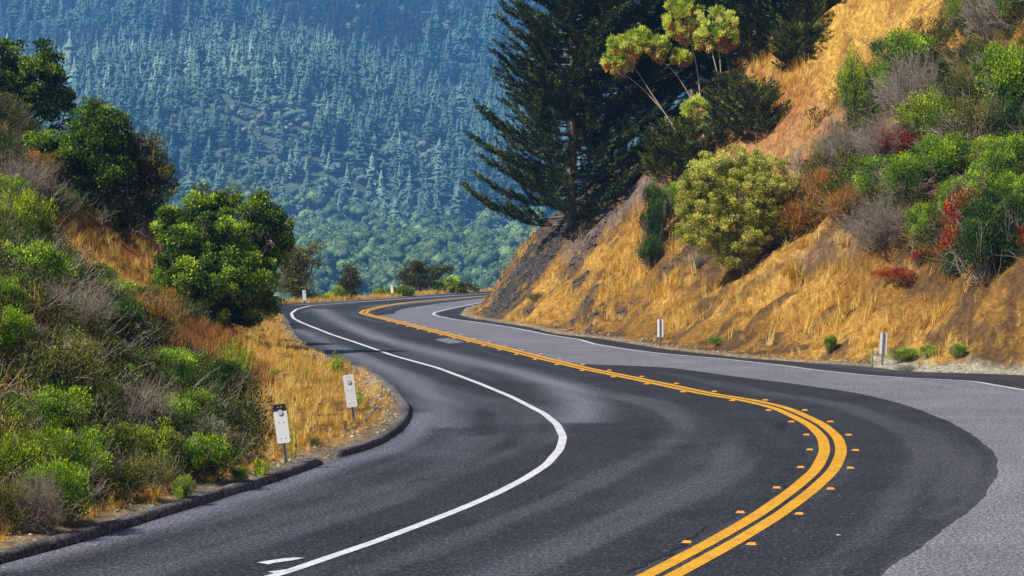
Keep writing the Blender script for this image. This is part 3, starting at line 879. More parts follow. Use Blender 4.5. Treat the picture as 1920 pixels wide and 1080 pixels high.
for k, ix in enumerate(idx):
    for sd, nm in ((-1, 'left'), (1, 'right')):
        p = YS[ix] + YNN[ix] * sd * .39
        o = st if first else copy_tree(st)
        first = False
        yaw = math.atan2(YNN[ix][1], YNN[ix][0])
        o.location = (p[0], p[1], .004); o.rotation_euler = (0, 0, yaw + random.uniform(-.08, .08))
        tag(o, 'orange road stud %s of the double yellow line, %s up from the bottom' % (nm, ORD[k]), 'road stud', 'orange studs along the yellow line')

# ------------------------------------------------------------------ plants
M['bark'] = mat_plain('grey_brown_bark', (.10, .075, .055), (.24, .19, .15), 9, .9, .6, .02)
M['bark_pale'] = mat_plain('pale_bark', (.34, .25, .20), (.58, .47, .40), 7, .8, .4, .01)
M['twig'] = mat_plain('weathered_twigs', (.18, .14, .11), (.40, .33, .28), 7, .9, .3, .01)
M['rock_dark'] = mat_plain('dark_scree_rock', (.028, .025, .024), (.13, .115, .11), 5, .85, .6, .03)
M['lf_tree'] = mat_leaf('tree_leaves', [(.05, (.010, .022, .004)), (.45, (.040, .085, .008)), (.8, (.16, .23, .012)), (1, (.34, .42, .03))], .3, .5, 2.2)
M['lf_olive'] = mat_leaf('olive_leaves', [(.05, (.020, .022, .006)), (.45, (.07, .075, .012)), (.8, (.15, .14, .02)), (1, (.28, .24, .06))], .4, .5, 2.1)
M['lf_green'] = mat_leaf('shrub_leaves_green', [(.05, (.008, .035, .004)), (.45, (.080, .14, .005)), (.8, (.19, .28, .012)), (1, (.34, .42, .02))], .25, .5, 2.2)
M['lf_yellow'] = mat_leaf('shrub_leaves_yellow_green', [(.05, (.035, .07, .004)), (.45, (.15, .22, .010)), (.8, (.32, .38, .02)), (1, (.5, .5, .04))])
M['lf_under'] = mat_leaf('undergrowth_leaves', [(.05, (.012, .018, .005)), (.5, (.045, .055, .012)), (.9, (.12, .12, .025))], .2, .6, 1.2)
M['lf_dark'] = mat_leaf('shrub_leaves_dark', [(.05, (.005, .014, .004)), (.5, (.022, .055, .008)), (.85, (.07, .13, .012)), (1, (.14, .22, .02))])
M['lf_grey'] = mat_leaf('grey_green_leaves', [(.05, (.05, .06, .045)), (.5, (.15, .17, .10)), (.9, (.30, .32, .20))])
M['lf_willow'] = mat_leaf('willow_leaves', [(.05, (.02, .04, .005)), (.35, (.13, .16, .016)), (.6, (.32, .33, .045)), (.95, (.52, .50, .14))], .4, .5, 1.7)
M['lf_red'] = mat_leaf('red_leaves', [(.05, (.07, .012, .006)), (.5, (.26, .035, .012)), (.8, (.50, .10, .015)), (1, (.30, .22, .03))])
M['lf_brown'] = mat_leaf('dry_brown_stems', [(.05, (.10, .05, .012)), (.5, (.26, .13, .025)), (.9, (.46, .26, .06))])
M['lf_cypress'] = mat_leaf('cypress_foliage', [(.05, (.004, .008, .002)), (.5, (.013, .024, .005)), (.8, (.055, .08, .010)), (1, (.20, .22, .03))], .12)
M['lf_gum'] = mat_leaf('gum_leaves', [(.05, (.07, .14, .015)), (.4, (.26, .34, .03)), (.75, (.52, .56, .08)), (1, (.75, .72, .28))])
M['lf_gum_red'] = mat_leaf('gum_leaves_orange', [(.05, (.16, .05, .01)), (.5, (.42, .13, .02)), (1, (.6, .36, .06))])

def curve_pts(a, b, bend, n=7, rng=None):
    a = np.asarray(a, float); b = np.asarray(b, float)
    t = np.linspace(0, 1, n)[:, None]
    off = rng.normal(size=3) * bend if rng is not None else np.zeros(3)
    P = a + (b - a) * t + off * np.sin(t * math.pi)
    if rng is not None: P[1:-1] += rng.normal(size=(n - 2, 3)) * bend * .18
    return P

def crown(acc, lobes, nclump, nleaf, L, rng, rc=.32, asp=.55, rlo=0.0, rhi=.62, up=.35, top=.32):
    """leaf clumps spread through ellipsoid lobes; returns the clump centres"""
    lobes = np.asarray(lobes, float)
    vol = lobes[:, 3] * lobes[:, 4] * lobes[:, 5]; pr = vol ** .75; pr /= pr.sum()
    cs = []
    for q in range(nclump):
        l = lobes[rng.choice(len(lobes), p=pr)]
        d = unit(rng.normal(size=3)); u = rng.random() ** .30
        c = l[:3] + d * u * l[3:6] * .92; cs.append(c)
        r = rc * rng.uniform(.6, 1.35); n = int(nleaf * rng.uniform(.6, 1.4))
        e = unit(rng.normal(size=(n, 3)) + [0, 0, .25]); rad = r * rng.random((n, 1)) ** .4
        pos = c + e * rad * [1, 1, .72]
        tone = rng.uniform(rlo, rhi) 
        rr = tone + rng.uniform(-.12, .22, n) + top * (e[:, 2] > .35) * rng.random(n)  # highlights on clump tops are painted in as a lighter leaf tone
        leaves(acc, pos, e + rng.normal(size=(n, 3)) * .6 + [0, 0, up], L * rng.uniform(.6, 1.3, n), L * asp * rng.uniform(.7, 1.2, n), rr, rng)
    return np.array(cs)

def limbs(acc, lobes, cs, base, rng, r0=.14, frac=.6, fork=.35):
    lobes = np.asarray(lobes, float)
    mid = lobes[:, :3].mean(0); f = np.array([base[0] * (1 - fork) + mid[0] * fork, base[1] * (1 - fork) + mid[1] * fork, base[2] + (mid[2] - base[2]) * fork])
    tube(acc, curve_pts(base - np.array([0, 0, .4]), f, .06, 6, rng), np.linspace(r0 * 1.3, r0 * .85, 6), 7)
    ends = []
    for l in lobes:
        P = curve_pts(f, l[:3], .15, 7, rng); tube(acc, P, np.linspace(r0 * .7, r0 * .22, 7), 5); ends.append(P)
    allp = np.vstack(ends)
    for c in cs[rng.random(len(cs)) < frac]:
        a = allp[np.argmin(np.linalg.norm(allp - c, axis=1) + rng.uniform(0, .3, len(allp)))]
        tube(acc, curve_pts(a, c, .08, 5, rng), np.linspace(r0 * .2, r0 * .04, 5), 3)

def tree(name, xb, yb, lobes_px, label, cat, mat, Y=None, nclump=120, nleaf=150, L=.13, rc=.34, depth=.85, bark='bark', r0=.12,
         twigs=0, seed=1, group=None, rlo=0., rhi=.62, extra=None):
    rng = np.random.default_rng(seed)
    if Y is None: b = hit(xb, yb)
    else: b = np.array([(xb - 960) / FPX * Y, Y, 0.]); b[2] = ht(b[0], b[1])
    Yb = b[1]; mpp = Yb / FPX
    lobes = []
    for k, (x, y, rx, ry) in enumerate(lobes_px):
        d = px_dir(x, y); t = Yb / d[1]
        w = np.array([0, 0, CAM_H]) + d * t
        w[1] += rng.uniform(-.35, .35) * rx * mpp
        lobes.append((*(w - b), rx * mpp, (rx + ry) * .5 * mpp * depth, ry * mpp))
    root = empty(name, b)
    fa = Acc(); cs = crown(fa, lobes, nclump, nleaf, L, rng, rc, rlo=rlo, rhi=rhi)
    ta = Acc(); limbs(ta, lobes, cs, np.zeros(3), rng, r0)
    la = np.asarray(lobes)
    for q in range(twigs):                     # bare pale twigs showing through the leaves
        l = la[rng.integers(len(la))]; d = unit(rng.normal(size=3) + [0, -.9, .25])
        a = l[:3] + d * l[3:6] * .35; e = l[:3] + (d + rng.normal(size=3) * .25) * l[3:6] * rng.uniform(.8, 1.05)
        P = curve_pts(a, e, .12, 6, rng); tube(ta, P, np.linspace(.028, .006, 6), 3)
        for z in range(3):
            s = P[rng.integers(2, 5)]; tube(ta, curve_pts(s, s + unit(d + rng.normal(size=3) * .7) * rng.uniform(.2, .5), .04, 4, rng), np.linspace(.012, .004, 4), 3)
    ta.build('trunk', [M[bark]], root)
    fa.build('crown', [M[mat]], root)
    tag(root, label, cat, group)
    return root

tree('broadleaf_tree', 40, 280, [(15, 95, 48, 40), (80, 140, 50, 55), (105, 205, 40, 45), (45, 200, 60, 50), (-5, 160, 60, 70), (-70, 150, 70, 80), (20, 262, 55, 28), (90, 100, 24, 20)],
     'dark green broadleaf tree at the left edge, highest on the left hill', 'tree', 'lf_tree', Y=112, nclump=260, nleaf=150, L=.15, rc=.36, seed=2, twigs=25, rhi=.5)
tree('broadleaf_tree', 205, 420, [(178, 235, 48, 40), (125, 285, 62, 42), (160, 345, 62, 60), (75, 268, 26, 20), (205, 300, 55, 60), (172, 202, 20, 14), (215, 225, 20, 18), (120, 375, 40, 35)],
     'green leafy tree left of the brownish tree on the orange slope', 'tree', 'lf_tree', nclump=300, nleaf=170, L=.10, rc=.30, seed=3, twigs=12, rlo=-.05, rhi=.55)
tree('broadleaf_tree', 238, 452, [(262, 305, 62, 62), (290, 345, 42, 62), (240, 385, 62, 50), (232, 275, 36, 36), (225, 425, 50, 24), (280, 410, 40, 34)],
     'brownish olive tree full of bare twigs above the orange grass slope', 'tree', 'lf_olive', nclump=210, nleaf=120, L=.09, rc=.30, seed=4, twigs=70, bark='twig', r0=.08)
tree('broadleaf_tree', 428, 628, [(380, 378, 42, 26), (440, 362, 10, 26), (478, 405, 46, 34), (487, 378, 12, 20), (400, 440, 84, 40), (345, 460, 46, 46), (500, 455, 45, 50), (420, 520, 112, 62), (355, 550, 56, 46), (470, 565, 62, 44), (520, 420, 24, 22), (415, 590, 80, 24), (330, 420, 40, 40), (310, 520, 24, 50), (400, 400, 50, 40), (450, 480, 80, 50)],
     'big round bright-topped tree beside the road where it bends away', 'tree', 'lf_tree', nclump=560, nleaf=190, L=.10, rc=.27, seed=5, twigs=60, bark='twig', rlo=-.05, rhi=.7)
tree('broadleaf_tree', 553, 575, [(565, 478, 24, 20), (592, 464, 13, 6), (558, 515, 26, 20), (548, 542, 26, 18), (588, 492, 16, 6), (540, 490, 24, 30), (570, 545, 16, 14)],
     'thin olive tree behind the round tree, left of the far post', 'tree', 'lf_olive', Y=168, nclump=110, nleaf=90, L=.14, rc=.38, seed=6, rlo=.1)
tree('broadleaf_tree', 655, 563, [(655, 512, 9, 14), (650, 535, 13, 14), (665, 528, 10, 16), (655, 552, 14, 10)],
     'narrow dark tree standing alone just past the far road edge', 'tree', 'lf_olive', Y=186, nclump=50, nleaf=90, L=.15, rc=.42, seed=7, rlo=-.1, rhi=.35)
for k, (lb, lobes, Yv, mt, rh) in enumerate([
    ('dark spreading tree among bushes past the bend', [(785, 500, 12, 14), (765, 520, 22, 12), (812, 512, 16, 10), (832, 506, 14, 5), (790, 530, 34, 14), (775, 500, 14, 8)], 192, 'lf_olive', .3),
    ('low green mound of bush right of the dark spreading tree', [(825, 538, 30, 10), (850, 532, 18, 8), (845, 545, 34, 8)], 194, 'lf_tree', .9),
    ('low olive bush at the right end of the far verge', [(872, 541, 14, 8), (885, 546, 12, 4)], 198, 'lf_olive', .6),
    ('bright low bush beside the farther white post', [(712, 552, 12, 6), (745, 550, 24, 7), (765, 545, 12, 8)], 181, 'lf_yellow', .6),
    ('small yellow-green bush left of the narrow dark tree', [(620, 560, 12, 5), (636, 552, 4, 10), (632, 560, 12, 5)], 176, 'lf_yellow', .8),
    ('small dark bush just right of the far left post', [(592, 563, 8, 7)], 168, 'lf_tree', .4)]):
    tree('bush', lobes[0][0], 0, lobes, lb, 'bush', mt, Y=Yv, nclump=26 + 14 * len(lobes), nleaf=90, L=.14, rc=.34, seed=20 + k, rhi=rh, r0=.05, group='bushes beyond the far bend')

# willow-like bush on the right bank
tree('willow_bush', 1395, 515, [(1385, 385, 112, 105), (1330, 345, 62, 62), (1440, 345, 60, 60), (1310, 420, 46, 60), (1385, 305, 66, 36), (1450, 400, 44, 60), (1375, 475, 52, 36), (1295, 370, 30, 40)],
     'large pale yellow-green willow bush on the golden bank', 'bush', 'lf_willow', nclump=1000, nleaf=120, L=.07, rc=.17, seed=9, twigs=18, rlo=.2, rhi=.8, r0=.07)

# ------------------------------------------------------------------ cypresses
def cypress(name, b, H, reach, label, seed, nb=95, lo=.06, droop=.25, lean=0., tone=0., twist=0, cat='cypress', dens=1.0, group=None, top_f=1.0, leafL=.13):
    rng = np.random.default_rng(seed)
    root = empty(name, b)
    ta = Acc(); fa = Acc()
    T = np.array([[lean * t * t * H, 0, H * t - .6 * (t == 0)] for t in np.linspace(0, 1, 12)]); T[1:-1, :2] += rng.normal(size=(10, 2)) * .05
    tube(ta, T, np.linspace(H * .014 + .03, .02, 12), 8)
    for q in range(nb):
        f = lo + (1 - lo) * (q + rng.random()) / nb
        p0 = np.array([np.interp(f, np.linspace(0, 1, 12), T[:, k]) for k in range(3)])
        an = q * 2.4 + rng.uniform(-.4, .4)
        Lb = reach * (1 - f ** 1.9) ** .8 * rng.uniform(.65, 1.12) * top_f + .35
        h = np.array([math.cos(an), math.sin(an), 0]); t = np.linspace(0, 1, 9)[:, None]
        zz = -droop * Lb * np.sin(t * 2.4) * (1 - f * .7) + .30 * Lb * t ** 2.6 + .30 * Lb * t * f
        P = p0 + h * Lb * t * .97 + np.array([0, 0, 1.]) * zz + np.cross(h, [0, 0, 1]) * rng.normal() * .12 * Lb * t * t
        tube(ta, P, np.linspace(.022 + .009 * Lb, .008, 9), 4)
        nt = int((5 + Lb * 4.8) * dens)
        for w in range(nt):
            u = .22 + .78 * (w + rng.random()) / nt
            s = np.array([np.interp(u, t[:, 0], P[:, k]) for k in range(3)])
            tl = Lb * .18 * (1.15 - u) + .46 * rng.uniform(.4, 1.6)
            side = (1 if w % 2 else -1)
            d = unit(h * 1.0 + np.cross(h, [0, 0, 1]) * side * rng.uniform(.35, 1.0) + np.array([0, 0, rng.uniform(.1, .75)]))
            m = int((12 + tl * 75) * dens)
            v = rng.random(m) ** .8
            Cc = s + d * (v * tl)[:, None] + np.array([0, 0, 1]) * (.22 * tl * v ** 2)[:, None]
            wd = .060 * (1.1 - v)[:, None] + .012
            Cc = Cc + rng.normal(size=(m, 3)) * wd
            dd = d + rng.normal(size=(m, 3)) * .38 + [0, 0, .15]
            leaves(fa, Cc, dd, leafL * rng.uniform(.7, 1.4, m), leafL * .36, tone + rng.uniform(.05, .6) + rng.uniform(-.1, .2, m) + .15 * v, rng, .3)
    ta.build('trunk', [M['bark']], root); fa.build('crown', [M['lf_cypress']], root)
    return tag(root, label, cat, group)
def base_at(x, Y):
    X = (x - 960) / FPX * Y
    return np.array([X, Y, float(ht(X, Y))])
b1 = hit(1072, 424)
print('cypress base', b1, to_px(*b1))
cypress('cypress', b1, 17.5, 4.5, 'big dark cypress standing at the nose of the bank, branches against the mountain', 31, nb=175, lo=.02, lean=-.0015, droop=.07, tone=.03, dens=1.0)
b2 = base_at(1165, b1[1] + 7); cypress('cypress', b2, 17, 5.0, 'dark cypress close behind the big one on its right', 32, nb=170, lo=.12, droop=.15, tone=-.06)
b3 = base_at(1300, 150); cypress('cypress', b3, 14, 5.2, 'dark cypress behind the gum saplings at the top of the ridge', 33, nb=150, lo=.04, droop=.15, tone=-.04)
b4 = base_at(1415, 138); cypress('cypress', b4, 12, 5.5, 'dark cypress overhanging the orange slope from the ridge top', 34, nb=140, lo=.02, droop=.2, tone=0.02)
b5 = base_at(1530, 134); cypress('cypress', b5, 10, 4.6, 'rightmost cypress, its low branches reaching the ochre cliff edge', 35, nb=80, lo=.02, droop=.2, tone=0.05)
for k, (x, y, H, rc, lb) in enumerate([(1418, 262, 2.2, 1.1, 'spiky dark cypress sapling on the bare slope right of the gums'),
                                      (1300, 330, 2.2, 2.0, 'young cypress with long feathery limbs behind the willow bush'),
                                      (1262, 345, 1.5, 1.3, 'low spreading cypress sapling at the foot of the leaning gum'),
                                      (1378, 262, 2.6, 1.2, 'dark young cypress between the two upright gum saplings'),
                                      (1487, 130, .9, .45, 'tiny green conifer seedling alone on the orange slope'),
                                      (1508, 92, .7, .9, 'low dark seedling under the ochre cliff')]):
    cypress('young_cypress', hit(x, y), H, rc, lb, 50 + k, nb=34, lo=.03, droop=.02, tone=.15, cat='young cypress', leafL=.10, group='young cypresses on the slope')

# ------------------------------------------------------------------ gum saplings
def gum(base_px, stems, heads, label, seed, low=None):
    rng = np.random.default_rng(seed); b = hit(*base_px); mpp = b[1] / FPX
    W = lambda x, y, dy=0.: np.array([0, 0, CAM_H]) + px_dir(x, y) * (b[1] / px_dir(x, y)[1]) - b + np.array([0, dy, 0])
    root = empty('gum_sapling', b); ta = Acc(); fa = Acc(); ra = Acc()
    for st_ in stems:
        P = np.array([W(x, y, rng.uniform(-.15, .15)) for x, y in st_]); P = smooth_line(P, .25, 2); P[0] = P[0]
        tube(ta, P, np.linspace(.055, .018, len(P)), 6)
    for (x, y, rx, ry) in heads:
        c = W(x, y); R = np.array([rx, (rx + ry) / 2, ry]) * mpp
        src = W(x + (base_px[0] - x) * .12, y + ry * 1.3)
        for q in range(int(16 + rx * .7)):
            d = unit(rng.normal(size=3) + [0, 0, .35]); cc = c + d * R * rng.uniform(.55, .95)
            tube(ta, curve_pts(src, cc, .06, 5, rng), np.linspace(.014, .004, 5), 3)
            for dst, n, dz, tn in ((fa, 70, .0, 0), (ra, 44, -.7, 0)):
                if dst is ra and d[2] > .3: continue
                e = unit(rng.normal(size=(n, 3))); pos = cc + e * .17 * rng.random((n, 1)) + [0, 0, dz * R[2] * .5]
                if dst is ra: pos = pos * .75 + (c - [0, 0, R[2] * .3]) * .25
                leaves(dst, pos, e * .6 + d * .8 + [0, 0, .1], .17 * rng.uniform(.6, 1.2, n), .045, rng.uniform(0, .7) + rng.uniform(0, .3, n), rng)
    ta.build('trunk', [M['bark_pale']], root); c_ = fa.build('crown', [M['lf_gum']], root); ra.build('orange_leaves', [M['lf_gum_red']], root)
    tag(root, label, 'gum sapling', 'gum saplings on the slope')
gum((1292, 300), [[(1292, 300), (1262, 235), (1225, 180), (1192, 130)], [(1290, 298), (1255, 220), (1205, 165), (1170, 138)]], [(1172, 92, 40, 34), (1200, 75, 24, 20), (1155, 118, 24, 22), (1232, 88, 25, 27)],
    'leaning gum sapling with pale twin stems, its head farthest left', 61)
gum((1322, 280), [[(1322, 280), (1316, 200), (1306, 120), (1290, 60)], [(1318, 280), (1295, 180), (1262, 130), (1240, 115)]], [(1283, 40, 44, 38), (1275, 12, 30, 16), (1278, 108, 16, 14)],
    'tall gum sapling in the middle with the highest leafy head', 62)
gum((1355, 262), [[(1355, 262), (1354, 180), (1350, 110), (1342, 70)], [(1350, 262), (1348, 150), (1338, 110), (1328, 70)]], [(1345, 50, 42, 36), (1362, 70, 26, 24), (1325, 70, 20, 24)],
    'upright gum sapling with straight pale stem, rightmost of three', 63)
gum((1330, 285), [[(1330, 285), (1322, 250), (1310, 220)]], [(1310, 212, 34, 30)],
    'short round-headed gum sapling low between the taller ones', 64)

# ------------------------------------------------------------------ shrubs
PROTO = {}
def shrub_proto(key, mat, seed, nclump=52, nleaf=230, L=.055, flat=.6, twig=26, leafy=True, up=.5, tw_mat='twig', asp=.4, rc=.27, tw_r=.014):
    rng = np.random.default_rng(seed)
    root = empty('shrub')
    ta = Acc()
    if leafy:
        fa = Acc()
        lobes = [(0, 0, .48, .75, .75, .42)] + [(rng.uniform(-.55, .55), rng.uniform(-.55, .55), rng.uniform(.35, .7), rng.uniform(.3, .5), rng.uniform(.3, .5), rng.uniform(.25, .38)) for _ in range(5)]
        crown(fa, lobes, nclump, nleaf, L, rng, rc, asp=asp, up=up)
    for q in range(twig):
        an = rng.uniform(0, 6.28); r = rng.uniform(.3, 1.05); a = np.array([rng.uniform(-.15, .15), rng.uniform(-.15, .15), -.12])
        e = np.array([math.cos(an) * r, math.sin(an) * r, rng.uniform(.35, 1.05) * (1.15 - .4 * r)])
        P = curve_pts(a, e, .1, 7, rng); tube(ta, P, np.linspace(tw_r, tw_r * .3, 7), 3)
        for z in range(5 if leafy else 14):
            s = P[rng.integers(2, 6)]; d = unit(e - a + rng.normal(size=3) * .55)
            P2 = curve_pts(s, s + d * rng.uniform(.15, .5), .05, 4, rng); tube(ta, P2, np.linspace(tw_r * .5, tw_r * .16, 4), 3)
            if not leafy:
                for zz in range(2):
                    d2 = unit(d + rng.normal(size=3) * .6); tube(ta, curve_pts(P2[2], P2[2] + d2 * rng.uniform(.08, .25), .02, 3, rng), [tw_r * .25, tw_r * .2, tw_r * .12], 3)
    ta.build('stems', [M[tw_mat]], root)
    if leafy: fa.build('foliage', [M[mat]], root)
    PROTO.setdefault(key, []).append([root, False])
for v in range(3): shrub_proto('green', 'lf_green', 100 + v)
for v in range(2): shrub_proto('yellow', 'lf_yellow', 110 + v)
for v in range(2): shrub_proto('dark', 'lf_dark', 120 + v)
for v in range(2): shrub_proto('grey', 'lf_grey', 130 + v, nclump=26, nleaf=90, twig=50)
for v in range(2): shrub_proto('red', 'lf_red', 140 + v, nclump=34, nleaf=90, twig=14, L=.08, asp=.6)
for v in range(2): shrub_proto('olive', 'lf_olive', 150 + v, nclump=40, nleaf=120, twig=30)
for v in range(2): shrub_proto('dead', None, 160 + v, leafy=False, twig=75, tw_r=.011)
for v in range(2): shrub_proto('brown', 'lf_brown', 170 + v, nclump=60, nleaf=120, twig=30, L=.14, asp=.12, up=.9, rc=.32)
CNT = {}; SF = 1.32
def shrub(x, y, w, h, key, label, name=None, group=None):
    """x, y: foot in the picture; w, h: size in the picture"""
    b = hit(x, y); mpp = b[1] / FPX
    k = CNT.get(key, 0); CNT[key] = k + 1
    e = PROTO[key][k % len(PROTO[key])]
    if not e[1]: o = e[0]; e[1] = True
    else: o = copy_tree(e[0])
    nm = name or {'dead': 'dead_brush', 'brown': 'dry_brush', 'red': 'red_leaved_shrub'}.get(key, 'shrub')
    o.name = nm
    o.location = b; o.rotation_euler = (0, 0, random.uniform(0, 6.28))
    s = w * mpp / 2 * SF; o.scale = (s, s, h * mpp * SF * .95)
    tag(o, label, {'dead': 'dead brush', 'brown': 'dry brush', 'red': 'red shrub'}.get(key, 'shrub'), group or ('shrubs on the left bank' if x < 700 else 'shrubs on the right bank'))
    return o
RIGHT = [
 (1600, 250, 54, 120, 'yellow', 'upright bright yellow-green shrub at the left edge of the upper scrub'),
 (1690, 150, 120, 75, 'green', 'bright green shrub just under the ochre cliff'),
 (1645, 225, 80, 80, 'green', 'mid green shrub right of the upright yellow-green one'),
 (1712, 222, 120, 95, 'dead', 'wide grey dead brush high on the right slope'),
 (1765, 190, 56, 60, 'dark', 'small dark shrub inside the grey dead brush'),
 (1808, 200, 80, 65, 'olive', 'olive shrub above the tangle of grey stems on the right'),
 (1815, 60, 80, 60, 'yellow', 'yellow-green shrub at the top edge right of the ochre cliff'),
 (1870, 70, 110, 80, 'dead', 'grey twiggy brush near the top right corner'),
 (1900, 45, 90, 70, 'green', 'green shrub in the top right corner'),
 (1745, 270, 120, 75, 'yellow', 'wide yellow-green shrub below the high grey dead brush'),
 (1885, 215, 120, 110, 'green', 'large green shrub at the right edge below the corner brush'),
 (1830, 270, 110, 80, 'olive', 'olive shrub between brighter green ones at upper right'),
 (1905, 300, 90, 90, 'dark', 'dark green shrub touching the right edge, middle height'),
 (1655, 305, 90, 60, 'dead', 'pale pinkish dead brush in the middle of the slope'),
 (1688, 300, 70, 42, 'red', 'faded red shrub beside the pale dead brush'),
 (1588, 310, 100, 60, 'dead', 'low grey dead brush right of the willow bush'),
 (1555, 358, 70, 75, 'olive', 'dark olive shrub touching the willow bush on its right'),
 (1655, 395, 110, 75, 'green', 'rounded green shrub at the left tip of the big thicket'),
 (1700, 375, 100, 70, 'green', 'second rounded green shrub in the left of the big thicket'),
 (1765, 345, 110, 70, 'green', 'green shrub at the middle of the big thicket'),
 (1830, 330, 90, 60, 'yellow', 'yellow-green shrub along the upper side of the big thicket'),
 (1850, 400, 110, 90, 'green', 'large green mound right of the thicket middle'),
 (1890, 350, 100, 70, 'green', 'green mound at the right edge above the red shrubs'),
 (1800, 420, 80, 70, 'green', 'green shrub just above the orange-red shrub'),
 (1492, 450, 100, 85, 'brown', 'golden brown dry brush right of the willow bush foot'),
 (1530, 390, 70, 55, 'brown', 'dry brown brush between willow bush and grey brush'),
 (1600, 420, 90, 50, 'brown', 'low golden dry brush under the pale dead brush'),
 (1650, 465, 110, 70, 'dead', 'broad grey dead brush below the big thicket'),
 (1724, 475, 60, 60, 'green', 'small bright green shrub standing alone below the thicket'),
 (1812, 450, 90, 75, 'red', 'orange-red shrub in front of the big dark shrub'),
 (1790, 500, 70, 60, 'red', 'dark red shrub at the foot of the big dark shrub'),
 (1848, 525, 120, 120, 'dark', 'big dark green shrub near the right edge above the grass'),
 (1852, 455, 110, 80, 'dark', 'dark green shrub directly uphill of the big dark one at right'),
 (1898, 475, 80, 90, 'dark', 'dark green shrub behind the scarlet one at the right edge'),
 (1905, 420, 80, 75, 'green', 'rounded green shrub at the right edge over the scarlet leaves'),
 (1916, 480, 40, 45, 'red', 'scarlet shrub cut by the right edge'),
 (1783, 530, 46, 48, 'dark', 'small dark shrub in dry grass left of the tallest shrub'),
 (1725, 505, 40, 34, 'red', 'small red shrub under the lone small green shrub'),
 (1688, 530, 70, 22, 'red', 'low red creeping shrub in the golden grass'),
 (1228, 470, 60, 100, 'dark', 'tall dark green shrub left of the willow bush'),
 (1222, 505, 50, 50, 'dark', 'small dark green shrub below and left of the willow bush'),
 (1255, 415, 60, 60, 'green', 'green shrub against the willow bush, upper left'),
 (975, 440, 36, 50, 'dark', 'little dark green bush under the big cypress at the ridge end'),
 (990, 425, 60, 40, 'dead', 'brown dead twigs under the big cypress'),
 (1345, 650, 30, 14, 'green', 'tiny green weed clump in the grass above the verge, left one'),
 (1557, 662, 26, 26, 'green', 'small green weed left of the nearer right-hand post'),
 (1692, 680, 54, 24, 'green', 'flat green weed clump just right of the nearer right-hand post'),
 (1742, 672, 40, 18, 'green', 'second flat green weed right of the nearer right-hand post'),
 (1797, 672, 34, 22, 'green', 'third green weed right of the nearer right-hand post'),
 (1700, 697, 40, 12, 'grey', 'low grey-green weed on the pale gravel patch'),
 (1005, 565, 40, 16, 'olive', 'dull green weed streak at the foot of the dark scree'),
 (1310, 500, 40, 24, 'dead', 'low dead twigs under the willow bush on the left'),
]
LEFT = [
 (40, 470, 110, 90, 'yellow', 'bright yellow-green shrub at the left edge under the brown brush'),
 (15, 400, 90, 60, 'green', 'green shrub cut by the left edge beneath the broadleaf trees'),
 (40, 380, 100, 66, 'dead', 'brown dead brush at the left edge beside the leafy trees'),
 (90, 350, 80, 50, 'brown', 'dry brown brush at the foot of the leftmost tree'),
 (298, 462, 50, 36, 'red', 'red leaved shrub left of the big round tree'),
 (235, 592, 130, 52, 'green', 'wide bright green mound in front of the orange slope'),
 (180, 560, 80, 50, 'green', 'small green shrub left of the wide bright mound'),
 (60, 560, 170, 90, 'green', 'wide green shrub at the left edge above pale leaning branches'),
 (20, 610, 90, 70, 'green', 'green shrub at the left edge behind grey branches'),
 (130, 620, 130, 70, 'dead', 'long pale leaning branches in the middle of the left scrub'),
 (20, 680, 100, 80, 'green', 'green shrub at the left edge at mid height, behind twigs'),
 (215, 650, 110, 80, 'dark', 'dark shrub beneath the wide bright green mound'),
 (100, 740, 190, 90, 'olive', 'wide olive brown shrub spreading over the left scrub'),
 (120, 700, 130, 70, 'olive', 'olive shrub among brown twigs at middle left'),
 (280, 640, 90, 70, 'brown', 'dry rusty brush left of the round tree foot'),
 (320, 720, 120, 56, 'green', 'flat-topped bright green shrub above the rusty weeds'),
 (232, 738, 70, 42, 'green', 'small green mound left of the flat-topped shrub'),
 (412, 775, 100, 80, 'dark', 'dark green shrub by the golden clearing'),
 (340, 770, 80, 70, 'dark', 'dark shrub behind the small bright one in the middle'),
 (375, 798, 80, 54, 'green', 'small bright green shrub next to the dark one by the clearing'),
 (85, 845, 150, 100, 'green', 'large rounded dark-hearted green shrub at left middle'),
 (190, 800, 80, 60, 'green', 'green shrub right of the large rounded one'),
 (245, 820, 130, 80, 'dead', 'grey dead brush between green shrubs near the picture middle left'),
 (320, 830, 110, 70, 'green', 'green shrub left of the grey-green mound'),
 (385, 850, 100, 60, 'grey', 'grey-green mound at the edge of the golden clearing'),
 (205, 860, 90, 60, 'yellow', 'yellow-tipped shrub below the grey dead brush'),
 (365, 905, 110, 76, 'green', 'bright green shrub nearest the black-topped post'),
 (285, 895, 110, 76, 'yellow', 'yellow-green shrub left of the one nearest the post'),
 (50, 920, 130, 100, 'yellow', 'yellow-green shrub at the left edge in the foreground'),
 (150, 930, 130, 96, 'green', 'green shrub in the foreground left of the dry stalks'),
 (230, 940, 110, 80, 'olive', 'olive shrub over the dry grass stalks by the kerb'),
 (20, 1000, 110, 90, 'olive', 'olive shrub in the lower left corner behind the kerb'),
 (110, 985, 140, 96, 'green', 'green shrub close to the kerb in the lower left'),
 (70, 1000, 80, 90, 'dead', 'bare pale twigs standing by the kerb, lower left'),
 (345, 945, 46, 44, 'green', 'small green weed clump by the kerb below the yellow-green shrub'),
 (305, 925, 90, 60, 'olive', 'low olive shrub by the kerb beside the small weed clump'),
 (450, 912, 34, 26, 'green', 'small green weed on the kerb edge left of the black-topped post'),
 (512, 708, 30, 12, 'green', 'tiny green weed on the flat golden clearing'),
 (590, 838, 34, 16, 'olive', 'dull green weed in golden grass between the two near posts'),
]
for a in RIGHT + LEFT: shrub(*a)

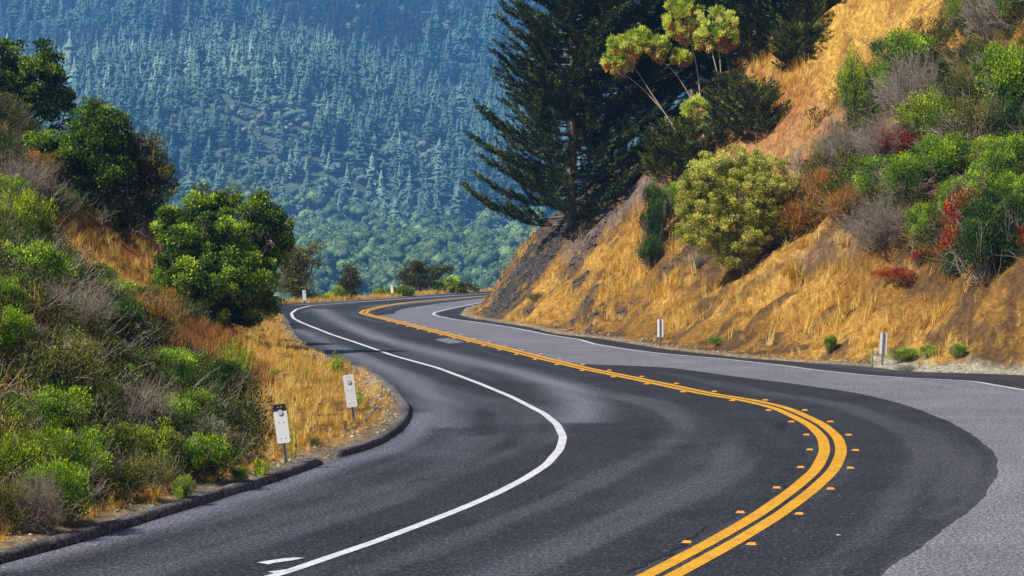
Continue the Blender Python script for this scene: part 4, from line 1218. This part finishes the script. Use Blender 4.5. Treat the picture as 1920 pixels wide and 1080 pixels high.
# upright weeds and fennel
def weed(x, y, w, h, mat, label, n=26, seed=0, name='weed'):
    rng = np.random.default_rng(seed); b = hit(x, y); mpp = b[1] / FPX; W = w * mpp / 2; H = h * mpp
    root = empty(name, b); ta = Acc(); fa = Acc()
    for q in range(n):
        a = np.array([rng.normal() * W * .3, rng.normal() * W * .3, -.03]); e = a * 2 + np.array([rng.normal() * W * .4, rng.normal() * W * .4, H * rng.uniform(.55, 1.05)])
        P = curve_pts(a, e, .03, 6, rng); tube(ta, P, np.linspace(.007, .003, 6), 3, rng.uniform(.2, .7))
        m = 26; u = rng.random(m); C_ = np.array([[np.interp(v, np.linspace(0, 1, 6), P[:, k]) for k in range(3)] for v in u])
        leaves(fa, C_, rng.normal(size=(m, 3)) * .5 + [0, 0, 1.1], .09 * rng.uniform(.5, 1.2, m), .014, rng.uniform(.2, .9, m), rng)
    ta.build('stems', [M[mat]], root); fa.build('leaves', [M[mat]], root)
    tag(root, label, 'weed', 'upright weeds by the road')
weed(635, 702, 22, 46, 'lf_green', 'tall green weed at the far tip of the kerb', 26, 1)
weed(446, 745, 60, 110, 'lf_yellow', 'tall yellow-green fennel clump left of the golden clearing', 70, 2, 'fennel')
weed(428, 720, 50, 90, 'lf_yellow', 'yellow fennel clump behind the taller one', 50, 3, 'fennel')
weed(486, 898, 26, 44, 'lf_yellow', 'yellow-green weed by the kerb left of the black-topped post', 24, 4)
weed(551, 862, 10, 90, 'lf_green', 'thin tall green stalk just right of the black-topped post', 3, 5)
weed(1634, 690, 14, 60, 'lf_yellow', 'thin yellow-green stalk left of the nearer right-hand post', 5, 6)
weed(577, 712, 14, 24, 'lf_green', 'small upright weed left of the tall weed on the clearing', 10, 7)
weed(668, 762, 24, 26, 'lf_green', 'green weed beside the leaning all white post', 14, 8)

# ------------------------------------------------------------------ dry grass
grng = np.random.default_rng(77)
M['grass'] = mat_leaf('dry_grass', [(.05, (.15, .08, .015)), (.35, (.45, .22, .022)), (.6, (.78, .47, .075)), (1, (.85, .70, .30))], .3, .6, 1.2)
M['grass_rust'] = mat_leaf('rusty_grass', [(.0, (.12, .05, .015)), (.5, (.30, .13, .03)), (1, (.55, .27, .07))], .3, .6, 1.1)
def tuft(name, mat, nb, H, rad, w, seed, bend=.35, tone=0.):
    rng = np.random.default_rng(seed); a = Acc()
    for q in range(nb):
        p = np.array([rng.normal() * rad * .5, rng.normal() * rad * .5, -.03]); h = H * rng.uniform(.5, 1.15); an = rng.uniform(0, 6.28)
        o = np.array([math.cos(an), math.sin(an), 0]); sd_ = np.array([-o[1], o[0], 0]) * w * .5; b_ = bend * h * rng.uniform(.3, 1.5)
        V = [p - sd_, p + sd_, p + o * b_ * .25 + [0, 0, h * .5] + sd_ * .8, p + o * b_ * .25 + [0, 0, h * .5] - sd_ * .8, p + o * b_ + [0, 0, h * .95] + sd_ * .25, p + o * b_ + [0, 0, h * .95] - sd_ * .25]
        a.add(V, [[0, 1, 2, 3], [3, 2, 4, 5]], rng.uniform(.15, .8) + tone)
    o = a.build(name, [mat]); COL.objects.unlink(o)
    return o
def grass_field(name, P, S, tufts, label):
    n = len(P)
    me = bpy.data.meshes.new(name); me.vertices.add(n); me.vertices.foreach_set('co', np.asarray(P, np.float32).ravel())
    rot = np.c_[grng.normal(size=n) * .16, grng.normal(size=n) * .16, grng.uniform(0, 6.28, n)].astype(np.float32)
    at = me.attributes.new('rot', 'FLOAT_VECTOR', 'POINT'); at.data.foreach_set('vector', rot.ravel())
    at = me.attributes.new('scl', 'FLOAT', 'POINT'); at.data.foreach_set('value', np.asarray(S, np.float32))
    at = me.attributes.new('pick', 'INT', 'POINT'); at.data.foreach_set('value', grng.integers(0, len(tufts), n).astype(np.int32))
    o = bpy.data.objects.new(name, me); COL.objects.link(o)
    g = bpy.data.node_groups.new(name + '_nodes', 'GeometryNodeTree')
    g.interface.new_socket('Geometry', in_out='INPUT', socket_type='NodeSocketGeometry'); g.interface.new_socket('Geometry', in_out='OUTPUT', socket_type='NodeSocketGeometry')
    N = g.nodes.new; gi = N('NodeGroupInput'); go = N('NodeGroupOutput'); iop = N('GeometryNodeInstanceOnPoints'); j = N('GeometryNodeGeometryToInstance')
    for tf in reversed(tufts):
        oi = N('GeometryNodeObjectInfo'); oi.inputs['Object'].default_value = tf; oi.inputs['As Instance'].default_value = True
        g.links.new(oi.outputs['Geometry'], j.inputs[0])
    def na(nm, ty):
        x = N('GeometryNodeInputNamedAttribute'); x.data_type = ty; x.inputs['Name'].default_value = nm
        return [s for s in x.outputs if s.enabled and s.name == 'Attribute'][0]
    jn = N('GeometryNodeJoinGeometry')
    for l in list(g.links):
        if l.to_node == j: g.links.new(l.from_socket, jn.inputs[0]); 
    g.nodes.remove(j)
    g.links.new(gi.outputs[0], iop.inputs['Points']); g.links.new(jn.outputs[0], iop.inputs['Instance'])
    iop.inputs['Pick Instance'].default_value = True
    g.links.new(na('pick', 'INT'), iop.inputs['Instance Index']); g.links.new(na('rot', 'FLOAT_VECTOR'), iop.inputs['Rotation']); g.links.new(na('scl', 'FLOAT'), iop.inputs['Scale'])
    g.links.new(iop.outputs[0], go.inputs[0])
    md = o.modifiers.new('scatter', 'NODES'); md.node_group = g
    return tag(o, label, 'grass', kind='stuff')
gold = [tuft('grass_tuft', M['grass'], (34, 30, 40, 22, 26, 16)[k], (.40, .5, .34, .7, .46, .8)[k], (.20, .16, .24, .16, .12, .2)[k], .015, 200 + k, (.35, .5, .3, .3, .6, .2)[k], (-.25, 0, -.12, .2, .3, .05)[k]) for k in range(6)]
rust = [tuft('rust_tuft', M['grass_rust'], 26, .50, .18, .014, 210 + k, .2) for k in range(3)]
def sample(x0, x1, y0, y1, dens):
    n = int((x1 - x0) * (y1 - y0) * dens)
    X = grng.uniform(x0, x1, n); Y = grng.uniform(y0, y1, n)
    ix = np.clip(((X - GX0) / GS).astype(int), 0, len(gx) - 1); iy = np.clip(((Y - GY0) / (GS * 1.6)).astype(int), 0, len(gy) - 1)
    return X, Y, SIDE[iy, ix], SD[iy, ix], ix, iy
def cover(name, mat, seed, leafy=True):
    rng = np.random.default_rng(seed); a = Acc()
    if leafy:
        for q in range(7):
            c = np.array([rng.normal() * .22, rng.normal() * .22, rng.uniform(.1, .34)]); n = 46; e = unit(rng.normal(size=(n, 3)) + [0, 0, .3])
            leaves(a, c + e * .14 * rng.random((n, 1)) ** .4, e + [0, 0, .4], .055 * rng.uniform(.6, 1.3, n), .022, rng.uniform(0, .5) + rng.uniform(0, .3, n), rng)
    for q in range(8 if leafy else 30):
        p = np.array([rng.normal() * .12, rng.normal() * .12, -.05]); e = p * 2 + np.array([rng.normal() * .28, rng.normal() * .28, rng.uniform(.15, .55)])
        tube(a, curve_pts(p, e, .05, 5, rng), np.linspace(.008, .003, 5), 3, rng.uniform(.1, .8))
    o = a.build(name, [M[mat]]); COL.objects.unlink(o); return o
cov = [cover('cover', m, 300 + k) for k, m in enumerate(['lf_under', 'lf_under', 'lf_dark', 'lf_under', 'lf_green', 'lf_olive'])] + [cover('cover', 'twig', 320, False), cover('cover', 'lf_brown', 321, False)]
def stone(seed):
    rng = np.random.default_rng(seed); bm = bmesh.new(); bmesh.ops.create_icosphere(bm, subdivisions=1, radius=.12)
    for v in bm.verts: v.co *= rng.uniform(.55, 1.25); v.co.z *= .7
    o = bm_to('stone', bm, M['rock_dark']); COL.objects.unlink(o); return o
rocks = [stone(400 + k) for k in range(5)]
def in_px(poly, px_, py_): return in_poly(px_, py_, np.array(poly, float)).reshape(np.shape(px_))
# upper right thicket
X, Y, sd_, dd_, ix, iy = sample(0, 34, 50, 130, 9)
px_, py_ = PX[iy, ix], PY[iy, ix]; nn = fbm(X * .5, Y * .5, 3)
inn = in_px([(1575, 200), (1640, 110), (1790, 60), (1830, -40), (2100, -40), (2100, 500), (1900, 490), (1800, 530), (1700, 470), (1560, 420), (1500, 440), (1520, 300)], px_, py_)
ok = (sd_ == 2) & inn & (nn > .36)
grass_field('undergrowth', np.c_[X, Y, ht(X, Y)][ok], (grng.uniform(.6, 1.7, len(X)) * (.5 + nn))[ok], cov, 'low tangled scrub filling between shrubs on the upper right slope')
X, Y, sd_, dd_, ix, iy = sample(-30, -2, 24, 120, 10)
px_, py_ = PX[iy, ix], PY[iy, ix]; nn = fbm(X * .5 + 30, Y * .5, 3)
clearing = in_px([(70, 390), (240, 430), (340, 440), (310, 560), (170, 560), (90, 480)], px_, py_) | in_px([(270, 600), (480, 600), (700, 640), (800, 800), (470, 900), (430, 760), (400, 700), (280, 680)], px_, py_)
ok = (sd_ == 1) & (dd_ > .9) & ~clearing & (nn > .32) & (px_ > -300)
grass_field('undergrowth', np.c_[X, Y, ht(X, Y)][ok], (grng.uniform(.4, 1.25, len(X)) * (.5 + nn))[ok], cov[:-1], 'low tangled scrub filling between shrubs on the left bank')
# scree
X, Y, sd_, dd_, ix, iy = sample(-6, 14, 105, 165, 40)
cc = C[iy, ix]; ok = (sd_ == 2) & (cc.max(1) < .13)
grass_field('scree', np.c_[X, Y, ht(X, Y)][ok], grng.uniform(.25, 1.0, ok.sum()) ** 1.5 * 1.15, rocks, 'dark grey loose scree running down the bank beneath the cypress')
X, Y, sd_, dd_, ix, iy = sample(-12, 18, 28, 110, 30)
ok = (sd_ > 0) & (dd_ > .2) & (dd_ < .9) & (grng.random(len(X)) < .35)
M['rock_pale'] = mat_plain('pale_gravel_stones', (.22, .20, .18), (.48, .44, .39), 9, .9, .4, .02)
pebb = []
for s_ in rocks[:3]:
    m_ = s_.data.copy(); m_.materials.clear(); m_.materials.append(M['rock_pale']); pebb.append(bpy.data.objects.new('pebble', m_))
grass_field('gravel', np.c_[X, Y, ht(X, Y) + .01][ok], grng.uniform(.10, .38, ok.sum()), pebb, 'loose pale gravel along the edges of the asphalt')
kq = resample(G([(672, 708), (690, 728), (702, 748), (690, 760), (700, 742)]), .03); kq = kq + grng.normal(size=kq.shape) * [.16, .7]
grass_field('rubble', np.c_[kq, ht(kq[:, 0], kq[:, 1]) + .02], grng.uniform(.12, .5, len(kq)), pebb, 'white broken rubble lying behind the kerb bend')
X, Y, sd_, dd_, ix, iy = sample(-4, 30, 26, 200, 22)
px_, py_ = PX[iy, ix], PY[iy, ix]
cc = C[iy, ix]
gold_m = cc[:, 0] / (cc[:, 2] + .01) > 4.2     # grows where the soil is not scree or bare earth
bare_k = sstep(.30, .42, cc[:, 0]) * .9 + .1
cliff = np.exp(-(((px_ - 1620) / 190) ** 2 + ((py_ - 60) / 100) ** 2)) > .4
ok = (sd_ == 2) & (dd_ > .45) & (dd_ < 24) & (px_ > 800) & (px_ < 2150) & (py_ > -150) & ~cliff & (grng.random(len(X)) < np.where(gold_m, bare_k, .04)) & (grng.random(len(X)) < .08 + 1.5 * sstep(.38, .62, fbm(X * .9, Y * .6, 3)))
Pg = np.c_[X, Y, ht(X, Y)][ok]
Sg = (.15 + 1.5 * fbm(X * .7 + 7, Y * .5, 3))[ok] * grng.uniform(.6, 1.2, ok.sum()) * np.clip(.55 + dd_[ok] * .1, .5, 1.0)
print('bank grass', len(Pg))
grass_field('dry_grass', Pg, Sg, gold, 'golden dry grass covering the right bank')
X, Y, sd_, dd_, ix, iy = sample(-34, -1, 22, 150, 20)
px_, py_ = PX[iy, ix], PY[iy, ix]
ok = (sd_ == 1) & (dd_ > .5) & (dd_ < 18) & (px_ > -250) & ((Y < 125) | (dd_ < 1.8)) & (grng.random(len(X)) < np.where(dd_ < 5, .8, .35))
Pl = np.c_[X, Y, ht(X, Y)]; Sl = (.3 + .8 * fbm(X * .6 + 3, Y * .5, 3)) * grng.uniform(.5, 1.1, len(X)) * np.clip(.35 + dd_ * .15, .35, 1)
isr = (fbm(X * .3 + 2, Y * .25, 3) > .55) & (dd_ > 4.5) & (px_ < 420) | ((px_ > 270) & (px_ < 500) & (py_ > 600) & (py_ < 740) & (dd_ > 3))
grass_field('dry_grass', Pl[ok & ~isr], Sl[ok & ~isr], gold, 'golden dry grass on the left bank and clearing')
grass_field('rusty_grass', Pl[ok & isr], Sl[ok & isr] * 1.1, rust, 'rust brown dry weeds below the round tree')
X, Y, sd_, dd_, ix, iy = sample(-16, 6, 150, 215, 14)
ok = (sd_ == 1) & (dd_ > .5) & (dd_ < 2.2)
grass_field('verge_grass', np.c_[X, Y, ht(X, Y)][ok], grng.uniform(.3, .6, ok.sum()), gold, 'thin strip of dry grass along the far road edge')
